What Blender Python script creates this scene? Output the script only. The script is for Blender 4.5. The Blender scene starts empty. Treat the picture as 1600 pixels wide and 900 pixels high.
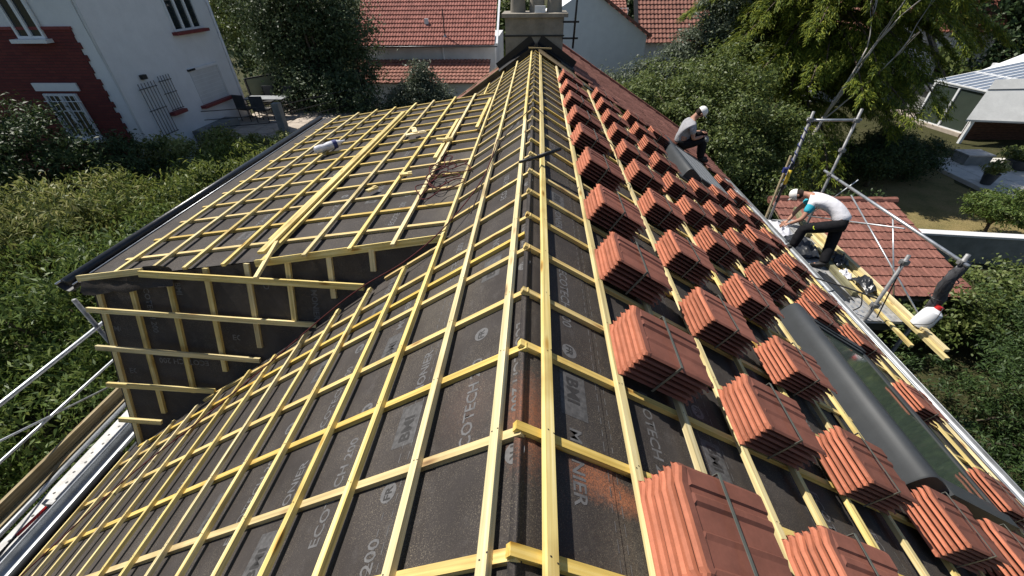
import bpy, math, random
import numpy as np
from mathutils import Vector as V, Matrix as MX, noise
random.seed(7); RNG = np.random.default_rng(11)
S = bpy.context.scene; COL = S.collection
R = math.radians; cos, sin, pi = math.cos, math.sin, math.pi

# ------------------------------------------------------------------ camera
def cam_axes(yaw, pitch, roll):
    ca, sa, cb, sb = cos(yaw), sin(yaw), cos(pitch), sin(pitch)
    f = V((sa*cb, ca*cb, -sb)); r = V((ca, -sa, 0)); d = f.cross(r)
    return cos(roll)*r + sin(roll)*d, -sin(roll)*r + cos(roll)*d, f
_r, _d, _f = cam_axes(R(-3.43), R(37.28), R(0.73))
cam_data = bpy.data.cameras.new('camera'); cam = bpy.data.objects.new('camera', cam_data); COL.objects.link(cam)
cam_data.sensor_width = 36; cam_data.sensor_fit = 'HORIZONTAL'; cam_data.lens = 637.2/1600*36
cam_data.clip_start = 0.05; cam_data.clip_end = 2000
cam.matrix_world = MX(((_r.x, -_d.x, -_f.x, 0.0204), (_r.y, -_d.y, -_f.y, 0.0), (_r.z, -_d.z, -_f.z, 1.2), (0, 0, 0, 1)))
S.camera = cam
# ------------------------------------------------------------------ light: clear summer day, sun beyond the roof to the left
SUN = V((-0.47, 0.31, 0.825)).normalized()
world = bpy.data.worlds.new('World'); S.world = world; world.use_nodes = True
wn = world.node_tree; bg = wn.nodes['Background']
sky = wn.nodes.new('ShaderNodeTexSky'); sky.sky_type = 'NISHITA'; sky.sun_disc = False
sky.sun_elevation = math.asin(SUN.z); sky.sun_rotation = math.atan2(SUN.x, SUN.y)
sky.air_density = 1.0; sky.dust_density = 0.6; sky.ozone_density = 1.0
wn.links.new(sky.outputs[0], bg.inputs[0]); bg.inputs[1].default_value = 0.075
sl = bpy.data.lights.new('sun', 'SUN'); sl.energy = 5.0; sl.angle = R(0.53); sl.color = (1.0, 0.95, 0.87)
so = bpy.data.objects.new('sun', sl); COL.objects.link(so); so.rotation_euler = SUN.to_track_quat('Z', 'Y').to_euler()
so.location = SUN*40
S.view_settings.view_transform = 'Standard'; S.view_settings.look = 'None'
S.view_settings.exposure = 0.36; S.view_settings.gamma = 1.0; S.view_settings.use_curve_mapping = False
S.cycles.max_bounces = 6; S.cycles.use_denoising = True; S.cycles.caustics_reflective = False; S.cycles.caustics_refractive = False
G = -5.6                                         # ground level; z = 0 is the ridge

# ------------------------------------------------------------------ materials
def new_mat(name):
    m = bpy.data.materials.new(name); m.use_nodes = True
    nt = m.node_tree; return m, nt, nt.nodes['Principled BSDF'], nt.nodes, nt.links
def rgba(c): return (c[0], c[1], c[2], 1)
def ramp(nodes, stops):
    r = nodes.new('ShaderNodeValToRGB'); e = r.color_ramp.elements
    while len(e) > 1: e.remove(e[-1])
    e[0].position, e[0].color = stops[0][0], rgba(stops[0][1])
    for p, c in stops[1:]:
        q = e.new(p); q.color = rgba(c)
    return r
def pm(name, c, rough=.7, spec=.3, var=.18, scale=6, bump=0., st=(1, 1, 1), metal=0, objr=0., c2=None, detail=6, bdist=.004, coat=0, fine=0.):
    m, nt, b, N, L = new_mat(name)
    tc = N.new('ShaderNodeTexCoord'); mp = N.new('ShaderNodeMapping'); mp.inputs['Scale'].default_value = st
    L.new(tc.outputs['Object'], mp.inputs[0])
    nz = N.new('ShaderNodeTexNoise'); nz.inputs['Scale'].default_value = scale; nz.inputs['Detail'].default_value = detail; nz.inputs['Roughness'].default_value = .62
    if objr:
        oi = N.new('ShaderNodeObjectInfo'); vm = N.new('ShaderNodeVectorMath'); vm.operation = 'MULTIPLY_ADD'
        cx = N.new('ShaderNodeCombineXYZ')
        for k in range(3): L.new(oi.outputs['Random'], cx.inputs[k])
        vm.inputs[1].default_value = (37, 53, 71); L.new(cx.outputs[0], vm.inputs[0]); L.new(mp.outputs[0], vm.inputs[2]); L.new(vm.outputs[0], nz.inputs['Vector'])
    else: L.new(mp.outputs[0], nz.inputs['Vector'])
    lo = [x*(1-var) for x in c]; hi = list(c2) if c2 else [min(1, x*(1+var)) for x in c]
    rp = ramp(N, [(.32, lo), (.68, hi)]); L.new(nz.outputs[0], rp.inputs[0]); out = rp.outputs[0]
    if fine:
        n2 = N.new('ShaderNodeTexNoise'); n2.inputs['Scale'].default_value = scale*14; n2.inputs['Detail'].default_value = 3; L.new(mp.outputs[0], n2.inputs['Vector'])
        mm = N.new('ShaderNodeMath'); mm.operation = 'MULTIPLY_ADD'; mm.inputs[1].default_value = fine*2; mm.inputs[2].default_value = 1-fine; L.new(n2.outputs[0], mm.inputs[0])
        mx = N.new('ShaderNodeMix'); mx.data_type = 'RGBA'; mx.blend_type = 'MULTIPLY'; mx.inputs[0].default_value = 1
        L.new(out, mx.inputs[6]); L.new(mm.outputs[0], mx.inputs[7]); out = mx.outputs[2]
    if objr:
        hs = N.new('ShaderNodeHueSaturation'); mr = N.new('ShaderNodeMapRange')
        mr.inputs['To Min'].default_value = 1-objr; mr.inputs['To Max'].default_value = 1+objr
        L.new(oi.outputs['Random'], mr.inputs[0]); L.new(mr.outputs[0], hs.inputs['Value']); L.new(out, hs.inputs['Color']); out = hs.outputs[0]
    L.new(out, b.inputs['Base Color'])
    b.inputs['Roughness'].default_value = rough; b.inputs['Specular IOR Level'].default_value = spec; b.inputs['Metallic'].default_value = metal
    b.inputs['Coat Weight'].default_value = coat
    if bump:
        bp = N.new('ShaderNodeBump'); bp.inputs['Strength'].default_value = bump; bp.inputs['Distance'].default_value = bdist
        L.new(nz.outputs[0], bp.inputs['Height']); L.new(bp.outputs[0], b.inputs['Normal'])
    return m
def leaf_mat(name, cols, trans=.3, rough=.5, spec=.35):
    m, nt, b, N, L = new_mat(name)
    ge = N.new('ShaderNodeNewGeometry'); n = len(cols)
    rp = ramp(N, [(k/max(1, n-1), c) for k, c in enumerate(cols)]); L.new(ge.outputs['Random Per Island'], rp.inputs[0])
    L.new(rp.outputs[0], b.inputs['Base Color']); b.inputs['Roughness'].default_value = rough; b.inputs['Specular IOR Level'].default_value = spec
    tr = N.new('ShaderNodeBsdfTranslucent'); hs = N.new('ShaderNodeHueSaturation'); hs.inputs['Value'].default_value = 1.3; hs.inputs['Hue'].default_value = .485
    L.new(rp.outputs[0], hs.inputs['Color']); L.new(hs.outputs[0], tr.inputs[0])
    ms = N.new('ShaderNodeMixShader'); ms.inputs[0].default_value = trans
    L.new(b.outputs[0], ms.inputs[1]); L.new(tr.outputs[0], ms.inputs[2]); L.new(ms.outputs[0], N['Material Output'].inputs[0])
    return m
def wood_mat(name, c, c2, var=.2, knots=True):
    m, nt, b, N, L = new_mat(name)
    tc = N.new('ShaderNodeTexCoord'); oi = N.new('ShaderNodeObjectInfo'); cx = N.new('ShaderNodeCombineXYZ')
    for k in range(3): L.new(oi.outputs['Random'], cx.inputs[k])
    vm = N.new('ShaderNodeVectorMath'); vm.operation = 'MULTIPLY_ADD'; vm.inputs[1].default_value = (91, 53, 71); L.new(cx.outputs[0], vm.inputs[0]); L.new(tc.outputs['Object'], vm.inputs[2])
    mp = N.new('ShaderNodeMapping'); mp.inputs['Scale'].default_value = (1.6, 60, 60); L.new(vm.outputs[0], mp.inputs[0])
    g = N.new('ShaderNodeTexNoise'); g.inputs['Scale'].default_value = 1; g.inputs['Detail'].default_value = 5; L.new(mp.outputs[0], g.inputs['Vector'])
    rp = ramp(N, [(.3, [x*(1-var*1.6) for x in c]), (.5, c), (.7, c2)]); L.new(g.outputs[0], rp.inputs[0])
    n2 = N.new('ShaderNodeTexNoise'); n2.inputs['Scale'].default_value = 3.2; n2.inputs['Detail'].default_value = 4; L.new(vm.outputs[0], n2.inputs['Vector'])
    r2 = ramp(N, [(.22, (.58, .50, .40)), (.42, (.95, .93, .88)), (.55, (1, 1, 1)), (.8, (1.0, .95, .84))]); L.new(n2.outputs[0], r2.inputs[0])
    mx = N.new('ShaderNodeMix'); mx.data_type = 'RGBA'; mx.blend_type = 'MULTIPLY'; mx.inputs[0].default_value = 1; L.new(rp.outputs[0], mx.inputs[6]); L.new(r2.outputs[0], mx.inputs[7]); out = mx.outputs[2]
    if knots:
        vo = N.new('ShaderNodeTexVoronoi'); mk = N.new('ShaderNodeMapping'); mk.inputs['Scale'].default_value = (2.1, 9, 9); L.new(vm.outputs[0], mk.inputs[0]); L.new(mk.outputs[0], vo.inputs['Vector']); vo.inputs['Scale'].default_value = 1.2
        rk = ramp(N, [(.05, (.26, .14, .07)), (.10, (.7, .5, .3)), (.17, (1, 1, 1))]); L.new(vo.outputs[0], rk.inputs[0])
        m2 = N.new('ShaderNodeMix'); m2.data_type = 'RGBA'; m2.blend_type = 'MULTIPLY'; m2.inputs[0].default_value = .8; L.new(out, m2.inputs[6]); L.new(rk.outputs[0], m2.inputs[7]); out = m2.outputs[2]
    hs = N.new('ShaderNodeHueSaturation'); mr = N.new('ShaderNodeMapRange'); mr.inputs['To Min'].default_value = .84; mr.inputs['To Max'].default_value = 1.1; L.new(oi.outputs['Random'], mr.inputs[0]); L.new(mr.outputs[0], hs.inputs['Value'])
    m3 = N.new('ShaderNodeMath'); m3.operation = 'MULTIPLY'; m3.inputs[1].default_value = 7.31; m4 = N.new('ShaderNodeMath'); m4.operation = 'FRACT'; L.new(oi.outputs['Random'], m3.inputs[0]); L.new(m3.outputs[0], m4.inputs[0])
    ms = N.new('ShaderNodeMapRange'); ms.inputs['To Min'].default_value = .8; ms.inputs['To Max'].default_value = 1.1; L.new(m4.outputs[0], ms.inputs[0]); L.new(ms.outputs[0], hs.inputs['Saturation'])
    L.new(out, hs.inputs['Color']); L.new(hs.outputs[0], b.inputs['Base Color']); b.inputs['Roughness'].default_value = .75; b.inputs['Specular IOR Level'].default_value = .2
    bp = N.new('ShaderNodeBump'); bp.inputs['Strength'].default_value = .35; bp.inputs['Distance'].default_value = .002; L.new(g.outputs[0], bp.inputs['Height']); L.new(bp.outputs[0], b.inputs['Normal'])
    return m
def underlay_mat(name, dust=()):
    # dark fleece underlay: matted fibres, dust, and clay dust spilled in places
    m, nt, b, N, L = new_mat(name)
    tc = N.new('ShaderNodeTexCoord'); O = tc.outputs['Object']
    def nz(s, d=5, st=None, r=.6):
        n = N.new('ShaderNodeTexNoise'); n.inputs['Scale'].default_value = s; n.inputs['Detail'].default_value = d; n.inputs['Roughness'].default_value = r
        if st:
            mp = N.new('ShaderNodeMapping'); mp.inputs['Scale'].default_value = st; L.new(O, mp.inputs[0]); L.new(mp.outputs[0], n.inputs['Vector'])
        else: L.new(O, n.inputs['Vector'])
        return n
    def mix(a, bcol, fac, mode='MIX'):
        x = N.new('ShaderNodeMix'); x.data_type = 'RGBA'; x.blend_type = mode
        if isinstance(fac, float): x.inputs[0].default_value = fac
        else: L.new(fac, x.inputs[0])
        L.new(a, x.inputs[6])
        if isinstance(bcol, tuple): x.inputs[7].default_value = rgba(bcol)
        else: L.new(bcol, x.inputs[7])
        return x.outputs[2]
    big = nz(1.7, 5); r0 = ramp(N, [(.3, (.031, .026, .024)), (.7, (.060, .052, .048))]); L.new(big.outputs[0], r0.inputs[0]); out = r0.outputs[0]
    sp = nz(240, 2, None, .8); r1 = ramp(N, [(.55, (0, 0, 0)), (.68, (.85, .85, .85))]); L.new(sp.outputs[0], r1.inputs[0])
    pt = nz(3.1, 4); r2 = ramp(N, [(.38, (.15, .15, .15)), (.66, (1, 1, 1))]); L.new(pt.outputs[0], r2.inputs[0])
    f1 = N.new('ShaderNodeMath'); f1.operation = 'MULTIPLY'; L.new(r1.outputs[0], f1.inputs[0]); L.new(r2.outputs[0], f1.inputs[1])
    out = mix(out, (.26, .22, .16), f1.outputs[0])
    sc = nz(7, 6, (1.4, 1, 1.4), .75); r3 = ramp(N, [(.56, (0, 0, 0)), (.72, (.30, .30, .30))]); L.new(sc.outputs[0], r3.inputs[0])
    out = mix(out, (.13, .12, .115), r3.outputs[0])
    for (p, rad, col, amt) in dust:
        mp = N.new('ShaderNodeMapping'); mp.vector_type = 'TEXTURE'; mp.inputs['Location'].default_value = p; mp.inputs['Scale'].default_value = rad; L.new(O, mp.inputs[0])
        gr = N.new('ShaderNodeTexGradient'); gr.gradient_type = 'SPHERICAL'; L.new(mp.outputs[0], gr.inputs[0])
        dn = nz(60, 8, None, .82); a1 = N.new('ShaderNodeMath'); a1.operation = 'MULTIPLY_ADD'; a1.inputs[1].default_value = 1.5; a1.inputs[2].default_value = -.72; L.new(dn.outputs[0], a1.inputs[0])
        a2 = N.new('ShaderNodeMath'); a2.operation = 'ADD'; L.new(a1.outputs[0], a2.inputs[0]); L.new(gr.outputs[1], a2.inputs[1])
        rr = ramp(N, [(.30, (0, 0, 0)), (.85, (amt,)*3)]); L.new(a2.outputs[0], rr.inputs[0])
        dsp = nz(170, 3, None, .8); rs2 = ramp(N, [(.36, (.12, .12, .12)), (.62, (1, 1, 1))]); L.new(dsp.outputs[0], rs2.inputs[0]); gg = N.new('ShaderNodeMath'); gg.operation = 'MULTIPLY'; L.new(rr.outputs[0], gg.inputs[0]); L.new(rs2.outputs[0], gg.inputs[1]); rr_o = gg.outputs[0]
        gate = N.new('ShaderNodeMath'); gate.operation = 'MULTIPLY'; g3 = ramp(N, [(0, (0, 0, 0)), (.35, (1, 1, 1))]); L.new(gr.outputs[1], g3.inputs[0]); L.new(rr_o, gate.inputs[0]); L.new(g3.outputs[0], gate.inputs[1])
        out = mix(out, col, gate.outputs[0])
    L.new(out, b.inputs['Base Color']); b.inputs['Roughness'].default_value = .72; b.inputs['Specular IOR Level'].default_value = .18
    bp = N.new('ShaderNodeBump'); bp.inputs['Strength'].default_value = .5; bp.inputs['Distance'].default_value = .0015; L.new(sp.outputs[0], bp.inputs['Height'])
    b2 = N.new('ShaderNodeBump'); b2.inputs['Strength'].default_value = .4; b2.inputs['Distance'].default_value = .03; wv = nz(4, 2, (1.3, .8, 1.3), .4); L.new(wv.outputs[0], b2.inputs['Height']); L.new(bp.outputs[0], b2.inputs['Normal'])
    L.new(b2.outputs[0], b.inputs['Normal'])
    return m
ORANGE = (.50, .17, .07); PALE = (.22, .19, .14)
M = {}
M['wood'] = wood_mat('batten_pine', (.66, .53, .23), (.79, .68, .37))
M['wood_o'] = wood_mat('counter_batten_pine', (.62, .45, .15), (.72, .56, .23))
M['wood_grey'] = wood_mat('weathered_board', (.34, .27, .15), (.46, .38, .24))
M['wood_moss'] = wood_mat('old_verge_board', (.16, .11, .07), (.30, .24, .06))
M['beam'] = wood_mat('green_treated_beam', (.22, .21, .11), (.33, .31, .17))
M['under'] = underlay_mat('roof_underlay', [((.27, .76, -.22), (.19, .14, .2), ORANGE, .62), ((.38, .715, -.29), (.14, .09, .2), ORANGE, .7), ((.02, .90, -.08), (.16, .34, .2), ORANGE, .45), ((-.24, 1.05, -.2), (.25, .3, .3), ORANGE, .05), ((-.80, 4.3, -.5), (.22, 1.8, .3), PALE, .6), ((.45, .45, -.3), (.4, .5, .4), PALE, .35), ((-.55, 2.0, -.4), (.6, 1.0, .5), PALE, .22)])
M['print'] = pm('printed_ink', (.115, .112, .112), .6, .3, .3, 30)
M['print_p'] = pm('printed_panel', (.080, .077, .076), .65, .25, .35, 40)
M['print_d'] = pm('printed_ink_dark', (.035, .033, .032), .6, .3, .2, 30)
M['tile'] = pm('clay_tile', (.215, .080, .054), .62, .3, .2, 7, .25, objr=.18, fine=.12, bdist=.002)
M['tile_end'] = pm('raw_clay_edge', (.41, .142, .080), .7, .2, .18, 9, .25, objr=.18, fine=.12, bdist=.002)
M['tile_old'] = pm('weathered_clay_tile', (.25, .115, .088), .8, .2, .35, 7, .3, objr=.2, fine=.2)
M['tile_gar'] = pm('garage_clay_tile', (.20, .085, .064), .75, .25, .3, 7, .3, objr=.16, fine=.2)
M['tile_far'] = pm('far_clay_tile', (.30, .12, .095), .8, .2, .3, 3, 0)
M['tile_far2'] = pm('far_brown_tile', (.26, .12, .09), .8, .2, .3, 3, 0)
M['strap'] = pm('grey_strap', (.10, .105, .09), .45, .4, .15, 20)
M['zinc'] = pm('zinc', (.30, .315, .33), .45, .5, .25, 5, metal=.6)
M['zinc_d'] = pm('dark_zinc', (.055, .058, .062), .5, .4, .25, 5, metal=.15)
M['galv'] = pm('galvanised_steel', (.46, .48, .50), .42, .5, .22, 12, metal=.7)
M['galv_old'] = pm('weathered_scaffold_steel', (.25, .25, .25), .6, .4, .4, 14, metal=.5)
M['deck'] = pm('scaffold_deck_steel', (.36, .355, .345), .6, .4, .25, 9, metal=.3, fine=.3)
M['anth'] = pm('anthracite_metal', (.038, .042, .046), .55, .35, .12, 7, fine=.1)
M['panel'] = pm('grey_shutter', (.24, .25, .26), .5, .45, .1, 4)
M['black'] = pm('black_plastic', (.012, .012, .013), .5, .4, .2, 10)
M['blacksheet'] = pm('black_sheet', (.02, .022, .026), .3, .5, .3, 18, .5)
M['glass'] = pm('roof_glass', (.045, .06, .05), .06, .8, .1, 2)
M['glass_dark'] = pm('window_glass', (.02, .026, .03), .05, .7, .2, 2)
M['roofglass'] = pm('conservatory_roof_glass', (.16, .19, .24), .12, .7, .15, 2)
M['render'] = pm('white_render', (.72, .72, .73), .9, .15, .05, 2.5, .3, fine=.06)
M['render2'] = pm('grey_white_render', (.58, .58, .58), .9, .15, .10, 1.5, .2, fine=.06)
M['cement'] = pm('chimney_cement', (.26, .235, .195), .92, .15, .22, 4, .5, fine=.15)
M['wallgrey'] = pm('garden_wall_cement', (.22, .225, .215), .92, .15, .22, 3, .3, fine=.1)
M['whitepaint'] = pm('white_paint', (.72, .73, .74), .5, .4, .05, 4)
M['sillred'] = pm('red_sill_tile', (.20, .045, .045), .6, .3, .2, 9)
M['iron'] = pm('dark_iron', (.015, .015, .017), .5, .4, .2, 12)
M['rope'] = pm('dark_red_rope', (.075, .018, .018), .8, .2, .3, 40)
M['rope_k'] = pm('dark_cable', (.03, .02, .018), .7, .2, .3, 40)
M['bag'] = pm('clear_plastic', (.62, .62, .66), .25, .6, .2, 14, .6)
M['blue'] = pm('navy_blue', (.03, .04, .16), .6, .3, .2, 14)
M['bark'] = pm('bark', (.12, .095, .07), .95, .1, .35, 12, .6, (1, 1, .3))
M['bark_pale'] = pm('dead_pale_wood', (.40, .37, .33), .9, .15, .2, 12, .3, (1, 1, .3))
M['skin'] = pm('skin', (.42, .22, .15), .55, .35, .08, 12)
M['tee_w'] = pm('white_tshirt', (.72, .71, .74), .9, .1, .08, 7, 1., bdist=.02)
M['tee_b'] = pm('turquoise_sleeve', (.05, .40, .52), .9, .1, .12, 9, 1., bdist=.02)
M['tee_g'] = pm('grey_tshirt', (.33, .33, .35), .9, .1, .12, 9, 1., bdist=.02)
M['trouser'] = pm('black_trousers', (.014, .014, .016), .9, .1, .3, 14, .5, bdist=.01)
M['boot'] = pm('black_boot', (.012, .011, .011), .6, .3, .2, 20)
M['hivis'] = pm('yellow_hivis', (.62, .72, .06), .7, .2, .1, 10)
M['cap_w'] = pm('white_cap', (.78, .76, .73), .9, .1, .06, 14)
M['hair'] = pm('short_dark_hair', (.03, .02, .015), .8, .2, .3, 40)
M['jug'] = pm('white_jerrycan', (.74, .75, .77), .4, .4, .05, 7)
M['red'] = pm('red_plastic', (.45, .02, .02), .4, .4, .1, 10)
M['yellow'] = pm('yellow_plastic', (.70, .50, .04), .5, .3, .1, 10)
M['net'] = pm('rolled_netting', (.06, .06, .065), .8, .2, .6, 40, .8, (1, 1, .1), bdist=.01)
M['paving'] = pm('terrace_paving', (.42, .36, .30), .9, .15, .18, 3, .1, fine=.15)
M['slab'] = pm('pale_terrace_slab', (.58, .55, .50), .9, .15, .12, 3, .1, fine=.15)
M['fenceglass'] = pm('frosted_fence_panel', (.30, .29, .17), .5, .4, .15, 2)
M['bamboo'] = pm('dark_brown_screen', (.075, .035, .022), .8, .2, .5, 6, .4, (1, 1, 6))
M['whitetile'] = pm('white_roof_panel', (.56, .56, .54), .7, .3, .10, 1.5, fine=.1)
M['offcut'] = wood_mat('pine_offcut', (.74, .60, .30), (.82, .70, .42), knots=False)
# brick face of the neighbour's house
def brick_mat():
    m, nt, b, N, L = new_mat('red_brick'); tc = N.new('ShaderNodeTexCoord'); mp = N.new('ShaderNodeMapping'); mp.inputs['Rotation'].default_value = (R(90), 0, 0); L.new(tc.outputs['Object'], mp.inputs[0])
    br = N.new('ShaderNodeTexBrick'); L.new(mp.outputs[0], br.inputs['Vector']); br.inputs['Scale'].default_value = 1
    br.inputs['Brick Width'].default_value = .22; br.inputs['Row Height'].default_value = .075; br.inputs['Mortar Size'].default_value = .006
    br.inputs['Color1'].default_value = (.17, .045, .04, 1); br.inputs['Color2'].default_value = (.13, .035, .035, 1); br.inputs['Mortar'].default_value = (.075, .04, .038, 1)
    L.new(br.outputs[0], b.inputs['Base Color']); b.inputs['Roughness'].default_value = .85; b.inputs['Specular IOR Level'].default_value = .15
    bp = N.new('ShaderNodeBump'); bp.inputs['Strength'].default_value = .6; bp.inputs['Distance'].default_value = .01; bp.invert = True; L.new(br.outputs[1], bp.inputs['Height']); L.new(bp.outputs[0], b.inputs['Normal']); return m
M['brick'] = brick_mat()
def ground_mat(name, c1, c2, c3):
    m, nt, b, N, L = new_mat(name); tc = N.new('ShaderNodeTexCoord')
    a = N.new('ShaderNodeTexNoise'); a.inputs['Scale'].default_value = .9; a.inputs['Detail'].default_value = 8; a.inputs['Roughness'].default_value = .7; L.new(tc.outputs['Object'], a.inputs['Vector'])
    f = N.new('ShaderNodeTexNoise'); f.inputs['Scale'].default_value = 30; f.inputs['Detail'].default_value = 5; f.inputs['Roughness'].default_value = .8; L.new(tc.outputs['Object'], f.inputs['Vector'])
    rp = ramp(N, [(.3, c1), (.52, c2), (.75, c3)]); L.new(a.outputs[0], rp.inputs[0])
    rf = ramp(N, [(.3, (.45, .45, .45)), (.7, (1.3, 1.3, 1.3))]); L.new(f.outputs[0], rf.inputs[0])
    mx = N.new('ShaderNodeMix'); mx.data_type = 'RGBA'; mx.blend_type = 'MULTIPLY'; mx.inputs[0].default_value = 1; L.new(rp.outputs[0], mx.inputs[6]); L.new(rf.outputs[0], mx.inputs[7])
    L.new(mx.outputs[2], b.inputs['Base Color']); b.inputs['Roughness'].default_value = .95; b.inputs['Specular IOR Level'].default_value = .1
    bp = N.new('ShaderNodeBump'); bp.inputs['Strength'].default_value = .8; bp.inputs['Distance'].default_value = .05; L.new(f.outputs[0], bp.inputs['Height']); L.new(bp.outputs[0], b.inputs['Normal']); return m
M['ground'] = ground_mat('soil_and_grass', (.045, .045, .022), (.07, .07, .03), (.10, .085, .05))
M['lawn'] = ground_mat('dry_lawn', (.15, .14, .055), (.27, .215, .095), (.34, .26, .13))
M['leaf_l'] = leaf_mat('laurel_leaf', [(0.046, 0.076, 0.020), (0.079, 0.128, 0.027), (0.122, 0.183, 0.041), (0.183, 0.226, 0.061)], .28, .5, .25)
M['leaf_b'] = leaf_mat('bright_leaf', [(0.092, 0.127, 0.034), (0.161, 0.196, 0.052), (0.241, 0.265, 0.081), (0.368, 0.356, 0.161)], .3, .5, .25)
M['leaf_b2'] = leaf_mat('sunlit_laurel_leaf', [(0.054, 0.084, 0.019), (0.096, 0.138, 0.029), (0.150, 0.198, 0.043), (0.216, 0.240, 0.072)], .3, .5, .22)
M['leaf_d'] = leaf_mat('dark_shrub_leaf', [(0.019, 0.036, 0.012), (0.034, 0.060, 0.019), (0.050, 0.084, 0.026), (0.072, 0.106, 0.038)], .2, .5, .25)
M['leaf_t'] = leaf_mat('tree_leaf', [(0.031, 0.050, 0.024), (0.054, 0.084, 0.036), (0.084, 0.120, 0.054), (0.126, 0.162, 0.078)], .25, .5, .25)
M['leaf_m'] = leaf_mat('maple_leaf', [(0.048, 0.072, 0.019), (0.084, 0.120, 0.029), (0.126, 0.168, 0.043), (0.180, 0.210, 0.066)], .3)
M['leaf_c'] = leaf_mat('cedar_needle', [(.045, .075, .014), (.10, .145, .022), (.18, .22, .028), (.29, .31, .038)], .25, .6, .2)
M['leaf_h'] = leaf_mat('conifer_hedge_leaf', [(0.019, 0.037, 0.013), (0.033, 0.062, 0.018), (0.053, 0.094, 0.025), (0.081, 0.125, 0.035)], .25, .55, .3)
M['leaf_s'] = leaf_mat('silver_green_leaf', [(0.057, 0.081, 0.046), (0.092, 0.115, 0.069), (0.138, 0.161, 0.103)], .25)

# ------------------------------------------------------------------ mesh helpers
def link(o, parent=None):
    COL.objects.link(o)
    if parent is not None:
        o.parent = parent; o.matrix_parent_inverse = wm(parent).inverted()
    return o
def wm(o):
    m = o.matrix_basis.copy()
    return wm(o.parent) @ o.matrix_parent_inverse @ m if o.parent else m
def tag(o, label=None, cat=None, group=None, kind=None):
    if label: o['label'] = label
    if cat: o['category'] = cat
    if group: o['group'] = group
    if kind: o['kind'] = kind
    return o
def empty(name, loc=(0, 0, 0), label=None, cat=None, group=None):
    o = bpy.data.objects.new(name, None); o.location = loc; o.empty_display_size = .2; COL.objects.link(o); return tag(o, label, cat, group)
class MB:
    def __init__(s): s.v = []; s.f = []
    def box(s, c, h, X=V((1, 0, 0)), Y=V((0, 1, 0)), Z=V((0, 0, 1))):
        c = V(c); n = len(s.v); X = V(X)*h[0]; Y = V(Y)*h[1]; Z = V(Z)*h[2]
        for k in range(8): s.v.append(c + (X if k & 1 else -X) + (Y if k & 2 else -Y) + (Z if k & 4 else -Z))
        s.f += [[n+i for i in q] for q in ((0, 2, 3, 1), (4, 5, 7, 6), (0, 1, 5, 4), (2, 6, 7, 3), (0, 4, 6, 2), (1, 3, 7, 5))]; return s
    def bb(s, a, b): return s.box([(a[k]+b[k])/2 for k in range(3)], [abs(b[k]-a[k])/2 for k in range(3)])
    def bar(s, a, b, w, t, up=V((0, 0, 1))):
        a, b = V(a), V(b); X = (b-a); L = X.length; X.normalize(); Y = V(up).cross(X).normalized(); Z = X.cross(Y); return s.box((a+b)/2, (L/2, w/2, t/2), X, Y, Z)
    def poly(s, pts):
        n = len(s.v); s.v += [V(p) for p in pts]; s.f.append(list(range(n, n+len(pts)))); return s
    def tube(s, pts, r, n=8, caps=True):
        pts = [V(p) for p in pts]; rr = r if hasattr(r, '__len__') else [r]*len(pts); base = len(s.v); up = V((0.31, .17, .93))
        for i, p in enumerate(pts):
            d = (pts[min(i+1, len(pts)-1)] - pts[max(i-1, 0)]).normalized(); a = d.cross(up)
            if a.length < .05: a = d.cross(V((1, 0, 0)))
            a.normalize(); b = d.cross(a)
            for k in range(n): s.v.append(p + (a*cos(2*pi*k/n) + b*sin(2*pi*k/n))*rr[i])
        for i in range(len(pts)-1):
            for k in range(n):
                k2 = (k+1) % n; s.f.append([base+i*n+k, base+i*n+k2, base+(i+1)*n+k2, base+(i+1)*n+k])
        if caps: s.f.append([base+k for k in range(n)][::-1]); s.f.append([base+(len(pts)-1)*n+k for k in range(n)])
        return s
    def extrude(s, prof, a, b, up, closed=True, cap=True):
        # prof: (side, height) pairs swept from a to b
        a, b = V(a), V(b); X = (b-a).normalized(); Z = V(up).normalized(); Y = Z.cross(X).normalized(); n = len(s.v); k = len(prof)
        for p in (a, b):
            for (u, w) in prof: s.v.append(p + Y*u + Z*w)
        for i in range(k if closed else k-1):
            j = (i+1) % k; s.f.append([n+i, n+j, n+k+j, n+k+i])
        if cap and closed: s.f.append([n+i for i in range(k)][::-1]); s.f.append([n+k+i for i in range(k)])
        return s
    def lathe(s, c, axis, prof, n=12):
        c = V(c); ax = V(axis).normalized(); a = ax.orthogonal().normalized(); b = ax.cross(a); base = len(s.v)
        for (r, h) in prof:
            for k in range(n): s.v.append(c + ax*h + (a*cos(2*pi*k/n) + b*sin(2*pi*k/n))*r)
        for i in range(len(prof)-1):
            for k in range(n):
                k2 = (k+1) % n; s.f.append([base+i*n+k, base+i*n+k2, base+(i+1)*n+k2, base+(i+1)*n+k])
        s.f.append([base+k for k in range(n)][::-1]); s.f.append([base+(len(prof)-1)*n+k for k in range(n)]); return s
    def mesh(s, name, smooth=False):
        me = bpy.data.meshes.new(name); me.from_pydata([tuple(p) for p in s.v], [], s.f); me.update()
        if smooth: me.polygons.foreach_set('use_smooth', [True]*len(me.polygons))
        return me
    def build(s, name, mat, parent=None, smooth=False, auto=False):
        me = s.mesh(name, smooth); me.materials.append(mat); o = bpy.data.objects.new(name, me)
        if auto: me.polygons.foreach_set('use_smooth', [True]*len(me.polygons)); me.set_sharp_from_angle(angle=R(35))
        return link(o, parent)
def frame(p, X, Z):
    X = V(X).normalized(); Z = V(Z).normalized(); Y = Z.cross(X).normalized(); Z = X.cross(Y)
    return MX(((X.x, Y.x, Z.x, p[0]), (X.y, Y.y, Z.y, p[1]), (X.z, Y.z, Z.z, p[2]), (0, 0, 0, 1)))
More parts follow.
